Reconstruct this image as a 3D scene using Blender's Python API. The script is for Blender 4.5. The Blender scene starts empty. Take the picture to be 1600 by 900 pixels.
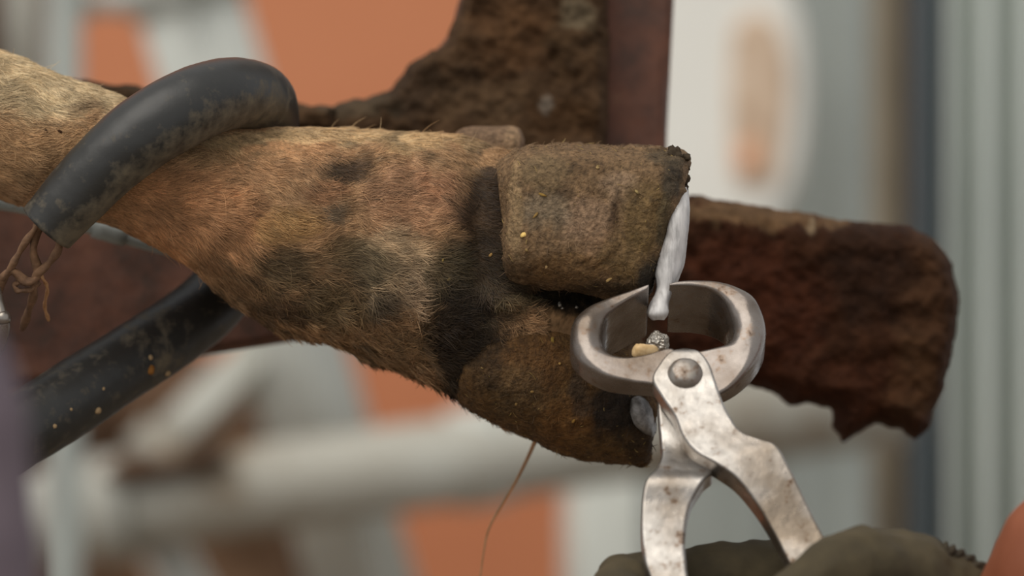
import bpy, bmesh, math, random
import numpy as np
from mathutils import Vector

random.seed(7)
rng = np.random.default_rng(7)
S = bpy.context.scene
COL = S.collection

# ------------------------------------------------------------------ camera, world, light, exposure
CAM = np.array((0.0, -2.0, 1.2))
cam_d = bpy.data.cameras.new('camera')
cam_d.sensor_width = 36.0
cam_d.lens = 180.0
cam_d.dof.use_dof = True
cam_d.dof.focus_distance = 1.955
cam_d.dof.aperture_fstop = 5.4
cam_d.clip_start = 0.05
cam = bpy.data.objects.new('camera', cam_d)
cam.location = CAM
cam.rotation_euler = (math.pi / 2, 0, 0)
COL.objects.link(cam)
S.camera = cam

W = bpy.data.worlds.new('overcast_sky')
S.world = W
W.use_nodes = True
bg = W.node_tree.nodes['Background']
bg.inputs['Color'].default_value = (0.96, 0.98, 1.0, 1)
bg.inputs['Strength'].default_value = 0.64

sun_d = bpy.data.lights.new('sun', 'SUN')
sun_d.energy = 2.0
sun_d.angle = math.radians(55)
sun_d.color = (1.0, 0.95, 0.87)
sun = bpy.data.objects.new('sun', sun_d)
sun.rotation_euler = (math.radians(30), math.radians(-22), 0)
sun.location = (0, 0, 4)
COL.objects.link(sun)

S.view_settings.view_transform = 'Standard'
S.view_settings.look = 'None'
S.view_settings.exposure = 0.0
S.view_settings.gamma = 1.0
S.view_settings.use_curve_mapping = False

# ------------------------------------------------------------------ helpers
PX = 4000.0                      # photo pixels per metre at depth 0


def P(px, py, Y=0.0):
    k = (2.0 + Y) / 2.0 / PX
    return np.array(((px - 800) * k, Y, 1.2 + (450 - py) * k))


def unP(p):
    k = (2.0 + p[..., 1]) / 2.0 / PX
    return 800 + p[..., 0] / k, 450 - (p[..., 2] - 1.2) / k


def lin(c):
    c = np.asarray(c, float) / 255.0
    return np.where(c <= 0.04045, c / 12.92, ((c + 0.055) / 1.055) ** 2.4)


_perm = np.random.default_rng(3).permutation(4096)
_val = np.random.default_rng(4).random(4096)


def vnoise(p):
    p = np.asarray(p, float)
    i = np.floor(p).astype(np.int64)
    f = p - i
    f = f * f * (3 - 2 * f)
    out = 0
    for dx in (0, 1):
        wx = f[..., 0] if dx else 1 - f[..., 0]
        for dy in (0, 1):
            wy = f[..., 1] if dy else 1 - f[..., 1]
            for dz in (0, 1):
                wz = f[..., 2] if dz else 1 - f[..., 2]
                h = _perm[(i[..., 0] + dx) & 4095]
                h = _perm[(h + i[..., 1] + dy) & 4095]
                h = _perm[(h + i[..., 2] + dz) & 4095]
                out = out + wx * wy * wz * _val[h]
    return out


def fbm(p, freq, octv=4, gain=0.5):
    p = np.asarray(p, float)
    a, s, t = 1.0, 0.0, 0.0
    for k in range(octv):
        s = s + a * (vnoise(p * freq + 17.3 * k) - 0.5) * 2
        t += a
        a *= gain
        freq *= 2.03
    return s / t


def smooth(e0, e1, x):
    t = np.clip((x - e0) / (e1 - e0), 0, 1)
    return t * t * (3 - 2 * t)


def crom(pts, n):
    """Catmull-Rom through rows of pts, n samples."""
    pts = np.asarray(pts, float)
    m = len(pts)
    t = np.linspace(0, m - 1, n)
    i = np.clip(np.floor(t).astype(int), 0, m - 2)
    f = (t - i)[:, None]
    p1, p2 = pts[i], pts[i + 1]
    p0 = np.where((i > 0)[:, None], pts[np.maximum(i - 1, 0)], 2 * p1 - p2)
    p3 = np.where((i < m - 2)[:, None], pts[np.minimum(i + 2, m - 1)], 2 * p2 - p1)
    return 0.5 * (2 * p1 + (p2 - p0) * f + (2 * p0 - 5 * p1 + 4 * p2 - p3) * f ** 2 + (3 * p1 - p0 - 3 * p2 + p3) * f ** 3)


def link(name, me, mat, parent=None, smooth_shade=True):
    o = bpy.data.objects.new(name, me)
    COL.objects.link(o)
    if mat is not None:
        me.materials.append(mat)
    if smooth_shade and hasattr(me, 'polygons'):
        me.polygons.foreach_set('use_smooth', [True] * len(me.polygons))
    if parent is not None:
        o.parent = parent
        o.matrix_parent_inverse = parent.matrix_basis.inverted()
    return o


def mesh_from(verts, faces):
    me = bpy.data.meshes.new('m')
    me.from_pydata([tuple(v) for v in np.asarray(verts).reshape(-1, 3)], [], [tuple(int(i) for i in f) for f in faces])
    bm = bmesh.new()
    bm.from_mesh(me)
    bmesh.ops.recalc_face_normals(bm, faces=bm.faces)
    bm.to_mesh(me)
    bm.free()
    me.update()
    return me


def set_col(me, cols):
    a = me.color_attributes.new('col', 'FLOAT_COLOR', 'POINT')
    c = np.ones((len(me.vertices), 4))
    c[:, :3] = cols
    a.data.foreach_set('color', c.ravel())


def tag(o, label, cat, group=None, kind=None):
    o['label'] = label
    o['category'] = cat
    if group:
        o['group'] = group
    if kind:
        o['kind'] = kind
    return o


def empty(name, loc):
    o = bpy.data.objects.new(name, None)
    o.empty_display_size = 0.02
    o.location = tuple(loc)
    COL.objects.link(o)
    return o


def grid_mesh(G, cap0=True, cap1=True, closed=True):
    n, m = G.shape[:2]
    V = G.reshape(-1, 3)
    F = []
    mm = m if closed else m - 1
    for i in range(n - 1):
        for j in range(mm):
            a, b = i * m + j, i * m + (j + 1) % m
            F.append((a, b, b + m, a + m))
    V = list(V)
    if cap0:
        c = len(V)
        V.append(G[0].mean(0))
        F += [(c, (j + 1) % m, j) for j in range(m)]
    if cap1:
        c = len(V)
        V.append(G[-1].mean(0))
        o = (n - 1) * m
        F += [(c, o + j, o + (j + 1) % m) for j in range(m)]
    return mesh_from(np.array(V), F)


def grid_normals(G):
    du = np.gradient(G, axis=0)
    Gp = np.concatenate([G[:, -1:], G, G[:, :1]], 1)
    dv = (Gp[:, 2:] - Gp[:, :-2]) / 2
    nrm = np.cross(dv, du)
    nrm /= np.linalg.norm(nrm, axis=-1, keepdims=True) + 1e-12
    c = G.mean(1, keepdims=True)
    s = np.sign(((G - c) * nrm).sum(-1, keepdims=True).mean())
    return nrm * s


def loft_TB(st, n, m, power=1.0):
    """Rings from rows (Tx,Ty,Bx,By,Yc,d): top and bottom outline points in photo pixels, centre depth, half depth."""
    R = crom(st, n)
    th = np.linspace(0, 2 * np.pi, m, endpoint=False)
    c, s = np.cos(th), np.sin(th)
    c = np.sign(c) * np.abs(c) ** power
    s = np.sign(s) * np.abs(s) ** power
    G = np.zeros((n, m, 3))
    for i, r in enumerate(R):
        T, B = P(r[0], r[1], r[4]), P(r[2], r[3], r[4])
        ctr, h = (T + B) / 2, (T - B) / 2
        G[i] = ctr + h * c[:, None] + np.array((0, 1.0, 0)) * (r[5] * s)[:, None]
    return G


def tube_grid(path, rad, m=20, squash=None):
    """Rings swept along a 3-D path."""
    path = np.asarray(path, float)
    n = len(path)
    rad = np.broadcast_to(np.asarray(rad, float), (n,))
    T = np.gradient(path, axis=0)
    T /= np.linalg.norm(T, axis=1, keepdims=True)
    up = np.array((0, 1.0, 0)) if abs(T[0][1]) < 0.9 else np.array((1.0, 0, 0))
    th = np.linspace(0, 2 * np.pi, m, endpoint=False)
    G = np.zeros((n, m, 3))
    a = np.cross(T[0], up)
    for i in range(n):
        a = a - T[i] * a.dot(T[i])
        a /= np.linalg.norm(a)
        b = np.cross(T[i], a)
        G[i] = path[i] + rad[i] * (np.cos(th)[:, None] * a + np.sin(th)[:, None] * b)
    return G


def px_path(rows, n):
    R = crom(rows, n)
    return np.array([P(*r[:3]) for r in R]), R


def poly_sd(pts, poly):
    """signed distance (positive inside), pts Nx2, poly Mx2"""
    poly = np.asarray(poly, float)
    A, B = poly, np.roll(poly, -1, 0)
    d2 = np.full(len(pts), 1e18)
    ins = np.zeros(len(pts), bool)
    for a, b in zip(A, B):
        e = b - a
        w = pts - a
        t = np.clip((w @ e) / (e @ e + 1e-12), 0, 1)
        q = w - t[:, None] * e
        d2 = np.minimum(d2, (q * q).sum(1))
        cond = ((a[1] > pts[:, 1]) != (b[1] > pts[:, 1]))
        with np.errstate(divide='ignore', invalid='ignore'):
            xi = a[0] + (pts[:, 1] - a[1]) / (b[1] - a[1]) * e[0]
        ins ^= cond & (pts[:, 0] < xi)
    d = np.sqrt(d2)
    return np.where(ins, d, -d)


def pillow(name, poly, Yback, thick, edge, step, mat, parent, rough=0.0, rfreq=0.02, jag=0.0, colfn=None, smoothp=True):
    """A slab of the given outline (photo pixels at depth Yback) with rounded, uneven front and a flat back."""
    poly = np.asarray(poly, float)
    if smoothp:
        k = len(poly)
        cl = np.vstack([poly, poly[:1]])
        poly = crom(cl, k * 5)[:-1]
    x0, y0 = poly.min(0) - 3 * step
    x1, y1 = poly.max(0) + 3 * step
    xs, ys = np.arange(x0, x1, step), np.arange(y0, y1, step)
    nx, ny = len(xs), len(ys)
    X, Y = np.meshgrid(xs, ys)
    pts = np.stack([X.ravel(), Y.ravel()], 1)

    def sdf(q):
        d = poly_sd(q, poly)
        if jag:
            d = d + jag * fbm(np.concatenate([q, np.zeros((len(q), 1)) + 5.5], 1), 0.03, 5, 0.72)
        return d
    sd = sdf(pts)
    IN = (sd > 0).reshape(ny, nx)
    q = IN[:-1, :-1] | IN[1:, :-1] | IN[:-1, 1:] | IN[1:, 1:]
    # project outside corners of kept cells on to the outline
    out = ~IN.ravel()
    for it in range(3):
        idx = np.where(out & (sd > -4 * step))[0]
        if not len(idx):
            break
        e = 0.5
        gx = (sdf(pts[idx] + (e, 0)) - sdf(pts[idx] - (e, 0))) / (2 * e)
        gy = (sdf(pts[idx] + (0, e)) - sdf(pts[idx] - (0, e))) / (2 * e)
        g2 = gx * gx + gy * gy + 1e-6
        stp = -sd[idx] / np.maximum(g2, 0.3)
        pts[idx] += np.clip(np.stack([gx * stp, gy * stp], 1), -step, step)
        sd[idx] = sdf(pts[idx])
    used = np.zeros((ny, nx), bool)
    used[:-1, :-1] |= q
    used[1:, :-1] |= q
    used[:-1, 1:] |= q
    used[1:, 1:] |= q
    ids = -np.ones(ny * nx, int)
    sel = np.where(used.ravel())[0]
    ids[sel] = np.arange(len(sel))
    p, d = pts[sel], np.maximum(sd[sel], 0)
    t = np.clip(d / edge, 0, 1)
    h = thick * np.sqrt(np.clip(1 - (1 - t) ** 2, 0, 1))
    if rough:
        q3 = np.concatenate([p, np.zeros((len(p), 1)) + 2.2], 1)
        h = h + rough * fbm(q3, rfreq, 5, 0.6) * np.clip(d / (0.4 * edge), 0, 1)
        h = np.maximum(h, 0)
    k = (2.0 + Yback) / 2.0 / PX
    F3 = np.stack([(p[:, 0] - 800) * k, Yback - h, 1.2 + (450 - p[:, 1]) * k], 1)
    B3 = F3.copy()
    B3[:, 1] = Yback + thick * 0.35
    nv = len(sel)
    faces, cnt = [], {}
    jj, ii = np.where(q)
    for r, c in zip(jj, ii):
        a, b, cc, dd = (ids[r * nx + c], ids[r * nx + c + 1], ids[(r + 1) * nx + c + 1], ids[(r + 1) * nx + c])
        faces.append((a, b, cc, dd))
        faces.append((a + nv, dd + nv, cc + nv, b + nv))
        for e in ((a, b), (b, cc), (cc, dd), (dd, a)):
            kk = (min(e), max(e))
            cnt[kk] = None if kk in cnt else e
    for e in cnt.values():
        if e is not None:
            faces.append((e[1], e[0], e[0] + nv, e[1] + nv))
    me = mesh_from(np.vstack([F3, B3]), faces)
    o = link(name, me, mat, parent)
    if colfn is not None:
        c = colfn(p[:, 0], p[:, 1])
        set_col(me, np.vstack([c, c]))
    return o


def bevel_box(name, size, loc, rot, mat, parent=None, bev=0.004):
    bm = bmesh.new()
    bmesh.ops.create_cube(bm, size=1.0)
    bmesh.ops.scale(bm, vec=size, verts=bm.verts)
    bmesh.ops.bevel(bm, geom=bm.edges[:], offset=bev, segments=3, affect='EDGES', profile=0.5)
    me = bpy.data.meshes.new(name)
    bm.to_mesh(me)
    bm.free()
    o = link(name, me, mat, None)
    o.location = tuple(loc)
    o.rotation_euler = rot
    if parent is not None:
        o.parent = parent
        o.matrix_parent_inverse = parent.matrix_basis.inverted()
    return o


# ------------------------------------------------------------------ materials
def new_mat(name):
    m = bpy.data.materials.new(name)
    m.use_nodes = True
    nt = m.node_tree
    return m, nt, nt.nodes['Principled BSDF']


def N(nt, typ, **kw):
    n = nt.nodes.new(typ)
    for k, v in kw.items():
        setattr(n, k, v)
    return n


def noise_mat(name, stops, scale=60, rough=(0.6, 0.8), bump=0.3, bscale=None, metallic=0.0, detail=6, dist=0.002, stretch=(1, 1, 1),
              spec=0.5, contrast=None):
    """colour from a ramp over fine noise; roughness and relief from noise too"""
    m, nt, b = new_mat(name)
    tc = N(nt, 'ShaderNodeTexCoord')
    mp = N(nt, 'ShaderNodeMapping')
    mp.inputs['Scale'].default_value = stretch
    nt.links.new(tc.outputs['Object'], mp.inputs['Vector'])
    n1 = N(nt, 'ShaderNodeTexNoise')
    n1.inputs['Scale'].default_value = scale
    n1.inputs['Detail'].default_value = detail
    n1.inputs['Roughness'].default_value = 0.62
    nt.links.new(mp.outputs['Vector'], n1.inputs['Vector'])
    r = N(nt, 'ShaderNodeValToRGB')
    el = r.color_ramp.elements
    while len(el) > 2:
        el.remove(el[-1])
    el[0].position, el[-1].position = stops[0][0], stops[-1][0]
    el[0].color = (*lin(stops[0][1]), 1)
    el[-1].color = (*lin(stops[-1][1]), 1)
    for pos, c in stops[1:-1]:
        e = el.new(pos)
        e.color = (*lin(c), 1)
    nt.links.new(n1.outputs['Fac'], r.inputs['Fac'])
    nt.links.new(r.outputs['Color'], b.inputs['Base Color'])
    n2 = N(nt, 'ShaderNodeTexNoise')
    n2.inputs['Scale'].default_value = bscale or scale * 4
    n2.inputs['Detail'].default_value = 5
    nt.links.new(mp.outputs['Vector'], n2.inputs['Vector'])
    mr = N(nt, 'ShaderNodeMapRange')
    mr.inputs['To Min'].default_value, mr.inputs['To Max'].default_value = rough
    nt.links.new(n1.outputs['Fac'], mr.inputs['Value'])
    nt.links.new(mr.outputs['Result'], b.inputs['Roughness'])
    if bump:
        bp = N(nt, 'ShaderNodeBump')
        bp.inputs['Strength'].default_value = bump
        bp.inputs['Distance'].default_value = dist
        nt.links.new(n2.outputs['Fac'], bp.inputs['Height'])
        nt.links.new(bp.outputs['Normal'], b.inputs['Normal'])
    b.inputs['Metallic'].default_value = metallic
    b.inputs['Specular IOR Level'].default_value = spec
    return m


def painted_mat(name, scale=250, lo=0.6, hi=1.35, rough=0.85, bump=0.5, bscale=500, dist=0.001, spec=0.25, wet=None):
    """colour from the attribute 'col' varied by fine noise"""
    m, nt, b = new_mat(name)
    at = N(nt, 'ShaderNodeAttribute')
    at.attribute_name = 'col'
    tc = N(nt, 'ShaderNodeTexCoord')
    n1 = N(nt, 'ShaderNodeTexNoise')
    n1.inputs['Scale'].default_value = scale
    n1.inputs['Detail'].default_value = 7
    n1.inputs['Roughness'].default_value = 0.65
    nt.links.new(tc.outputs['Object'], n1.inputs['Vector'])
    mr = N(nt, 'ShaderNodeMapRange')
    mr.inputs['From Min'].default_value, mr.inputs['From Max'].default_value = 0.3, 0.7
    mr.inputs['To Min'].default_value, mr.inputs['To Max'].default_value = lo, hi
    nt.links.new(n1.outputs['Fac'], mr.inputs['Value'])
    mx = N(nt, 'ShaderNodeVectorMath', operation='SCALE')
    nt.links.new(at.outputs['Color'], mx.inputs[0])
    nt.links.new(mr.outputs['Result'], mx.inputs['Scale'])
    nt.links.new(mx.outputs['Vector'], b.inputs['Base Color'])
    n2 = N(nt, 'ShaderNodeTexNoise')
    n2.inputs['Scale'].default_value = bscale
    n2.inputs['Detail'].default_value = 6
    nt.links.new(tc.outputs['Object'], n2.inputs['Vector'])
    bp = N(nt, 'ShaderNodeBump')
    bp.inputs['Strength'].default_value = bump
    bp.inputs['Distance'].default_value = dist
    nt.links.new(n2.outputs['Fac'], bp.inputs['Height'])
    nt.links.new(bp.outputs['Normal'], b.inputs['Normal'])
    b.inputs['Roughness'].default_value = rough
    b.inputs['Specular IOR Level'].default_value = spec
    return m


M = {}
M['orange'] = noise_mat('terracotta_paint', [(0.3, (206, 129, 88)), (0.7, (218, 143, 102))], 1.6, (0.7, 0.9), 0.1, 30, dist=0.004)
M['galv'] = noise_mat('galvanized_steel', [(0.3, (186, 188, 180)), (0.55, (204, 206, 198)), (0.75, (216, 217, 208))], 9, (0.45, 0.65), 0.1, 60, metallic=0.15)
M['galv_dirty'] = noise_mat('galvanized_steel_dirty', [(0.32, (128, 106, 78)), (0.43, (172, 168, 156)), (0.7, (198, 199, 190))], 7, (0.5, 0.75), 0.1, 60, metallic=0.1)
M['galv_mid'] = noise_mat('galvanized_steel_dull', [(0.3, (138, 142, 136)), (0.7, (164, 168, 162))], 9, (0.5, 0.7), 0.1, 60, metallic=0.1)
M['sheet'] = noise_mat('galvanized_sheet', [(0.3, (152, 158, 154)), (0.7, (176, 182, 177))], 3, (0.5, 0.7), 0.05, 40, metallic=0.1)
M['corrugated'] = noise_mat('corrugated_steel', [(0.3, (196, 202, 197)), (0.7, (212, 217, 211))], 3, (0.45, 0.6), 0.05, 40, metallic=0.1)
M['sheet_b'] = noise_mat('galvanized_sheet_blue', [(0.3, (58, 68, 72)), (0.7, (70, 80, 84))], 3, (0.5, 0.7), 0.05, 40, metallic=0.1)
M['white'] = noise_mat('white_board', [(0.3, (236, 233, 224)), (0.7, (244, 242, 234))], 3, (0.6, 0.8), 0.05, 40)
M['tan'] = noise_mat('tan_print', [(0.3, (186, 156, 130)), (0.5, (216, 190, 164)), (0.7, (226, 204, 182))], 30, (0.7, 0.8), 0.05, 40)
M['orange_print'] = noise_mat('orange_print', [(0.3, (224, 158, 118)), (0.7, (234, 176, 138))], 20, (0.7, 0.8), 0.05, 40)
M['brown_post'] = noise_mat('brown_post', [(0.3, (118, 106, 86)), (0.7, (140, 128, 108))], 12, (0.7, 0.9), 0.2, 60)
M['earth'] = noise_mat('brown_earth', [(0.3, (66, 46, 30)), (0.55, (96, 70, 48)), (0.75, (118, 90, 62))], 7, (0.8, 0.95), 0.4, 40, dist=0.01)
M['gap_shade'] = noise_mat('gap_shade_board', [(0.3, (26, 25, 19)), (0.7, (40, 38, 28))], 7, (0.8, 0.95), 0.2, 40)
M['concrete'] = noise_mat('trodden_ground', [(0.3, (96, 82, 66)), (0.7, (128, 112, 92))], 4, (0.85, 0.95), 0.4, 30, dist=0.01)
M['mauve'] = noise_mat('mauve_cloth', [(0.3, (92, 80, 88)), (0.7, (108, 95, 101))], 30, (0.8, 0.9), 0.2, 200)
M['paint_red'] = noise_mat('red_oxide_paint', [(0.3, (56, 38, 26)), (0.45, (84, 52, 37)), (0.6, (102, 63, 45)), (0.78, (128, 94, 68))], 45, (0.55, 0.8), 0.3, 120)
M['mud'] = painted_mat('dried_mud', 150, 0.6, 1.4, 0.92, 0.6, 260, 0.002, 0.15)
M['hide'] = painted_mat('leg_hide', 400, 0.75, 1.2, 0.9, 0.5, 900, 0.0008, 0.15)
M['horn'] = painted_mat('muddy_horn', 460, 0.42, 1.62, 0.8, 0.9, 700, 0.0014, 0.25)
M['cut_horn'] = noise_mat('fresh_cut_horn', [(0.3, (150, 147, 144)), (0.48, (194, 190, 187)), (0.7, (218, 214, 209))], 130, (0.35, 0.55), 0.25, 180, stretch=(3, 1, 0.6))
M['grey_horn'] = noise_mat('grey_cut_horn', [(0.38, (56, 50, 44)), (0.5, (112, 108, 104)), (0.68, (164, 160, 156))], 150, (0.3, 0.5), 0.25, 220)
M['rope'] = noise_mat('tan_rope', [(0.3, (84, 60, 42)), (0.7, (134, 100, 72))], 200, (0.8, 0.9), 0.5, 500, dist=0.0008)
M['straw'] = noise_mat('straw_fibre', [(0.3, (158, 112, 72)), (0.7, (190, 146, 104))], 200, (0.7, 0.8), 0.2, 500)
M['chip'] = noise_mat('horn_chip', [(0.3, (196, 158, 104)), (0.7, (226, 196, 150))], 300, (0.6, 0.8), 0.3, 700, dist=0.0005)
M['glove'] = noise_mat('olive_glove_cloth', [(0.3, (52, 44, 27)), (0.55, (70, 60, 39)), (0.75, (84, 72, 49))], 45, (0.85, 0.95), 0.35, 1300, dist=0.0006)
M['cuff'] = noise_mat('dark_knit', [(0.3, (40, 34, 24)), (0.7, (66, 56, 40))], 90, (0.85, 0.95), 0.6, 900, dist=0.001)
M['skin'] = noise_mat('tanned_skin', [(0.3, (126, 68, 42)), (0.7, (146, 84, 56))], 30, (0.5, 0.65), 0.15, 600, dist=0.0005)


def rubber_mat():
    m, nt, b = new_mat('black_rubber')
    tc = N(nt, 'ShaderNodeTexCoord')
    at = N(nt, 'ShaderNodeAttribute')
    at.attribute_name = 'col'
    n = N(nt, 'ShaderNodeTexNoise')
    n.inputs['Scale'].default_value = 170
    n.inputs['Detail'].default_value = 8
    n.inputs['Roughness'].default_value = 0.65
    nt.links.new(tc.outputs['Object'], n.inputs['Vector'])
    ad = N(nt, 'ShaderNodeMath', operation='MULTIPLY_ADD')       # dust shows where the dust mark and the noise meet
    nt.links.new(n.outputs['Fac'], ad.inputs[0])
    ad.inputs[1].default_value = 3.2
    ad.inputs[2].default_value = -1.6
    sm = N(nt, 'ShaderNodeMath', operation='ADD')
    nt.links.new(at.outputs['Fac'], sm.inputs[1])
    nt.links.new(ad.outputs[0], sm.inputs[0])
    mr = N(nt, 'ShaderNodeMapRange')
    mr.inputs['From Min'].default_value, mr.inputs['From Max'].default_value = 0.25, 1.25
    nt.links.new(sm.outputs[0], mr.inputs['Value'])
    mx = N(nt, 'ShaderNodeMix', data_type='RGBA')
    mx.inputs['A'].default_value = (*lin((42, 41, 38)), 1)
    mx.inputs['B'].default_value = (*lin((104, 93, 74)), 1)
    nt.links.new(mr.outputs['Result'], mx.inputs['Factor'])
    nt.links.new(mx.outputs['Result'], b.inputs['Base Color'])
    r2 = N(nt, 'ShaderNodeMapRange')
    r2.inputs['To Min'].default_value, r2.inputs['To Max'].default_value = 0.4, 0.85
    nt.links.new(mr.outputs['Result'], r2.inputs['Value'])
    nt.links.new(r2.outputs['Result'], b.inputs['Roughness'])
    bp = N(nt, 'ShaderNodeBump')
    bp.inputs['Strength'].default_value = 0.15
    bp.inputs['Distance'].default_value = 0.001
    nt.links.new(n.outputs['Fac'], bp.inputs['Height'])
    nt.links.new(bp.outputs['Normal'], b.inputs['Normal'])
    return m


M['rubber'] = rubber_mat()


def steel_mat(name='worn_tool_steel', metal=0.88, rmin=0.24, rmax=0.5, rust=0.635, base=(170, 165, 158)):
    m, nt, b = new_mat(name)
    tc = N(nt, 'ShaderNodeTexCoord')
    n = N(nt, 'ShaderNodeTexNoise')
    n.inputs['Scale'].default_value = 150
    n.inputs['Detail'].default_value = 9
    n.inputs['Roughness'].default_value = 0.7
    nt.links.new(tc.outputs['Object'], n.inputs['Vector'])
    r = N(nt, 'ShaderNodeValToRGB')
    el = r.color_ramp.elements
    el[0].position, el[0].color = 0.0, (*lin(base), 1)
    el[1].position, el[1].color = 1.0, (*lin((62, 48, 38)), 1)
    e = el.new(rust - 0.07)
    e.color = (*lin(tuple(int(c * 0.93) for c in base)), 1)
    e = el.new(rust)
    e.color = (*lin((128, 112, 98)), 1)
    e = el.new(rust + 0.07)
    e.color = (*lin((70, 54, 42)), 1)
    nt.links.new(n.outputs['Fac'], r.inputs['Fac'])
    n3 = N(nt, 'ShaderNodeTexNoise')
    n3.inputs['Scale'].default_value = 38
    n3.inputs['Detail'].default_value = 4
    nt.links.new(tc.outputs['Object'], n3.inputs['Vector'])
    r3 = N(nt, 'ShaderNodeValToRGB')
    r3.color_ramp.elements[0].position, r3.color_ramp.elements[0].color = 0.38, (1.12, 1.12, 1.14, 1)
    r3.color_ramp.elements[1].position, r3.color_ramp.elements[1].color = 0.66, (0.58, 0.5, 0.42, 1)
    nt.links.new(n3.outputs['Fac'], r3.inputs['Fac'])
    mm = N(nt, 'ShaderNodeVectorMath', operation='MULTIPLY')
    nt.links.new(r.outputs['Color'], mm.inputs[0])
    nt.links.new(r3.outputs['Color'], mm.inputs[1])
    nt.links.new(mm.outputs['Vector'], b.inputs['Base Color'])
    mr = N(nt, 'ShaderNodeMapRange')
    mr.inputs['From Min'].default_value, mr.inputs['From Max'].default_value = 0.35, 0.7
    mr.inputs['To Min'].default_value, mr.inputs['To Max'].default_value = rmin, rmax
    nt.links.new(n.outputs['Fac'], mr.inputs['Value'])
    nt.links.new(mr.outputs['Result'], b.inputs['Roughness'])
    b.inputs['Metallic'].default_value = metal
    n2 = N(nt, 'ShaderNodeTexNoise')
    n2.inputs['Scale'].default_value = 220
    n2.inputs['Detail'].default_value = 6
    nt.links.new(tc.outputs['Object'], n2.inputs['Vector'])
    bp = N(nt, 'ShaderNodeBump')
    bp.inputs['Strength'].default_value = 0.16
    bp.inputs['Distance'].default_value = 0.0012
    nt.links.new(n2.outputs['Fac'], bp.inputs['Height'])
    nt.links.new(bp.outputs['Normal'], b.inputs['Normal'])
    return m


M['steel'] = steel_mat()
M['steel_jaw'] = steel_mat('worn_jaw_steel', 0.7, 0.2, 0.42, 0.62, (140, 132, 124))
M['rivet'] = steel_mat('rivet_steel', 0.8, 0.35, 0.6, 0.56, (160, 152, 142))


def hair_mat():
    m, nt, b = new_mat('coat_hair')
    at = N(nt, 'ShaderNodeAttribute')
    at.attribute_name = 'col'
    nt.links.new(at.outputs['Color'], b.inputs['Base Color'])
    b.inputs['Roughness'].default_value = 0.55
    b.inputs['Specular IOR Level'].default_value = 0.3
    return m


M['hair'] = hair_mat()


def wet_mat():
    m, nt, b = new_mat('wet_film')
    b.inputs['Base Color'].default_value = (*lin((176, 168, 156)), 1)
    b.inputs['Roughness'].default_value = 0.08
    b.inputs['Specular IOR Level'].default_value = 1.0
    b.inputs['Metallic'].default_value = 0.4
    tc = N(nt, 'ShaderNodeTexCoord')
    n = N(nt, 'ShaderNodeTexNoise')
    n.inputs['Scale'].default_value = 420
    nt.links.new(tc.outputs['Object'], n.inputs['Vector'])
    bp = N(nt, 'ShaderNodeBump')
    bp.inputs['Strength'].default_value = 1.0
    bp.inputs['Distance'].default_value = 0.004
    nt.links.new(n.outputs['Fac'], bp.inputs['Height'])
    nt.links.new(bp.outputs['Normal'], b.inputs['Normal'])
    return m


M['wet'] = wet_mat()

# ------------------------------------------------------------------ setting: ground, walls behind
bm = bmesh.new()
bmesh.ops.create_grid(bm, x_segments=60, y_segments=60, size=4.0)
for v in bm.verts:
    v.co.z = 0.02 * float(fbm(np.array(v.co), 1.3, 3)) - 0.02
me = bpy.data.meshes.new('floor')
bm.to_mesh(me)
bm.free()
o = link('floor', me, M['concrete'])
o['kind'] = 'structure'
o['label'] = 'trodden brown earth ground under the chute'

o = bevel_box('wall_back', (3.2, 0.12, 3.4), (-0.9, 2.75, 1.68), (0, 0, 0), M['orange'], None, 0.01)
o['kind'] = 'structure'
o['label'] = 'terracotta painted wall far behind the chute'


# ------------------------------------------------------------------ background rails, boards, sheets
def square_tube(name, p0, p1, w, d, roll, mat, parent=None, wall=0.15):
    """rounded square tube from p0 to p1, hollow at the ends"""
    p0, p1 = np.array(p0, float), np.array(p1, float)
    T = p1 - p0
    L = np.linalg.norm(T)
    T /= L
    a = np.cross(T, (0, 1.0, 0))
    a /= np.linalg.norm(a)
    b = np.cross(a, T)
    c, s = math.cos(roll), math.sin(roll)
    a, b = a * c + b * s, b * c - a * s
    prof = []
    r = 0.22
    for cx, cy, a0 in ((1, 1, 0), (-1, 1, 90), (-1, -1, 180), (1, -1, 270)):
        for k in range(5):
            t = math.radians(a0 + k * 22.5)
            prof.append((cx * (1 - r) + r * math.cos(t), cy * (1 - r) + r * math.sin(t)))
    prof = np.array(prof)
    rings = []
    for base, sc in ((p0, 1 - wall), (p0, 1), (p1, 1), (p1, 1 - wall)):
        rings.append(base + (prof[:, :1] * sc * w / 2) * a + (prof[:, 1:] * sc * d / 2) * b)
    # inner wall back to the start
    n = len(prof)
    V = np.vstack(rings)
    F = []
    for i in range(4):
        k = (i + 1) % 4
        for j in range(n):
            F.append((i * n + j, i * n + (j + 1) % n, k * n + (j + 1) % n, k * n + j))
    return link(name, mesh_from(V, F), mat, parent, True)


def round_tube(name, p0, p1, r, mat, parent=None, m=28, wall=0.16):
    p0, p1 = np.array(p0, float), np.array(p1, float)
    T = (p1 - p0) / np.linalg.norm(p1 - p0)
    a = np.cross(T, (0, 1.0, 0.01))
    a /= np.linalg.norm(a)
    b = np.cross(a, T)
    th = np.linspace(0, 2 * np.pi, m, endpoint=False)
    ring = np.cos(th)[:, None] * a + np.sin(th)[:, None] * b
    V = np.vstack([p0 + ring * r * (1 - wall), p0 + ring * r, p1 + ring * r, p1 + ring * r * (1 - wall)])
    F = []
    for i in range(4):
        k = (i + 1) % 4
        for j in range(m):
            F.append((i * m + j, i * m + (j + 1) % m, k * m + (j + 1) % m, k * m + j))
    return link(name, mesh_from(V, F), mat, parent)


def to_ground(px, Y):
    p = P(px, 0, Y)
    p[2] = -0.03
    return p


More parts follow.
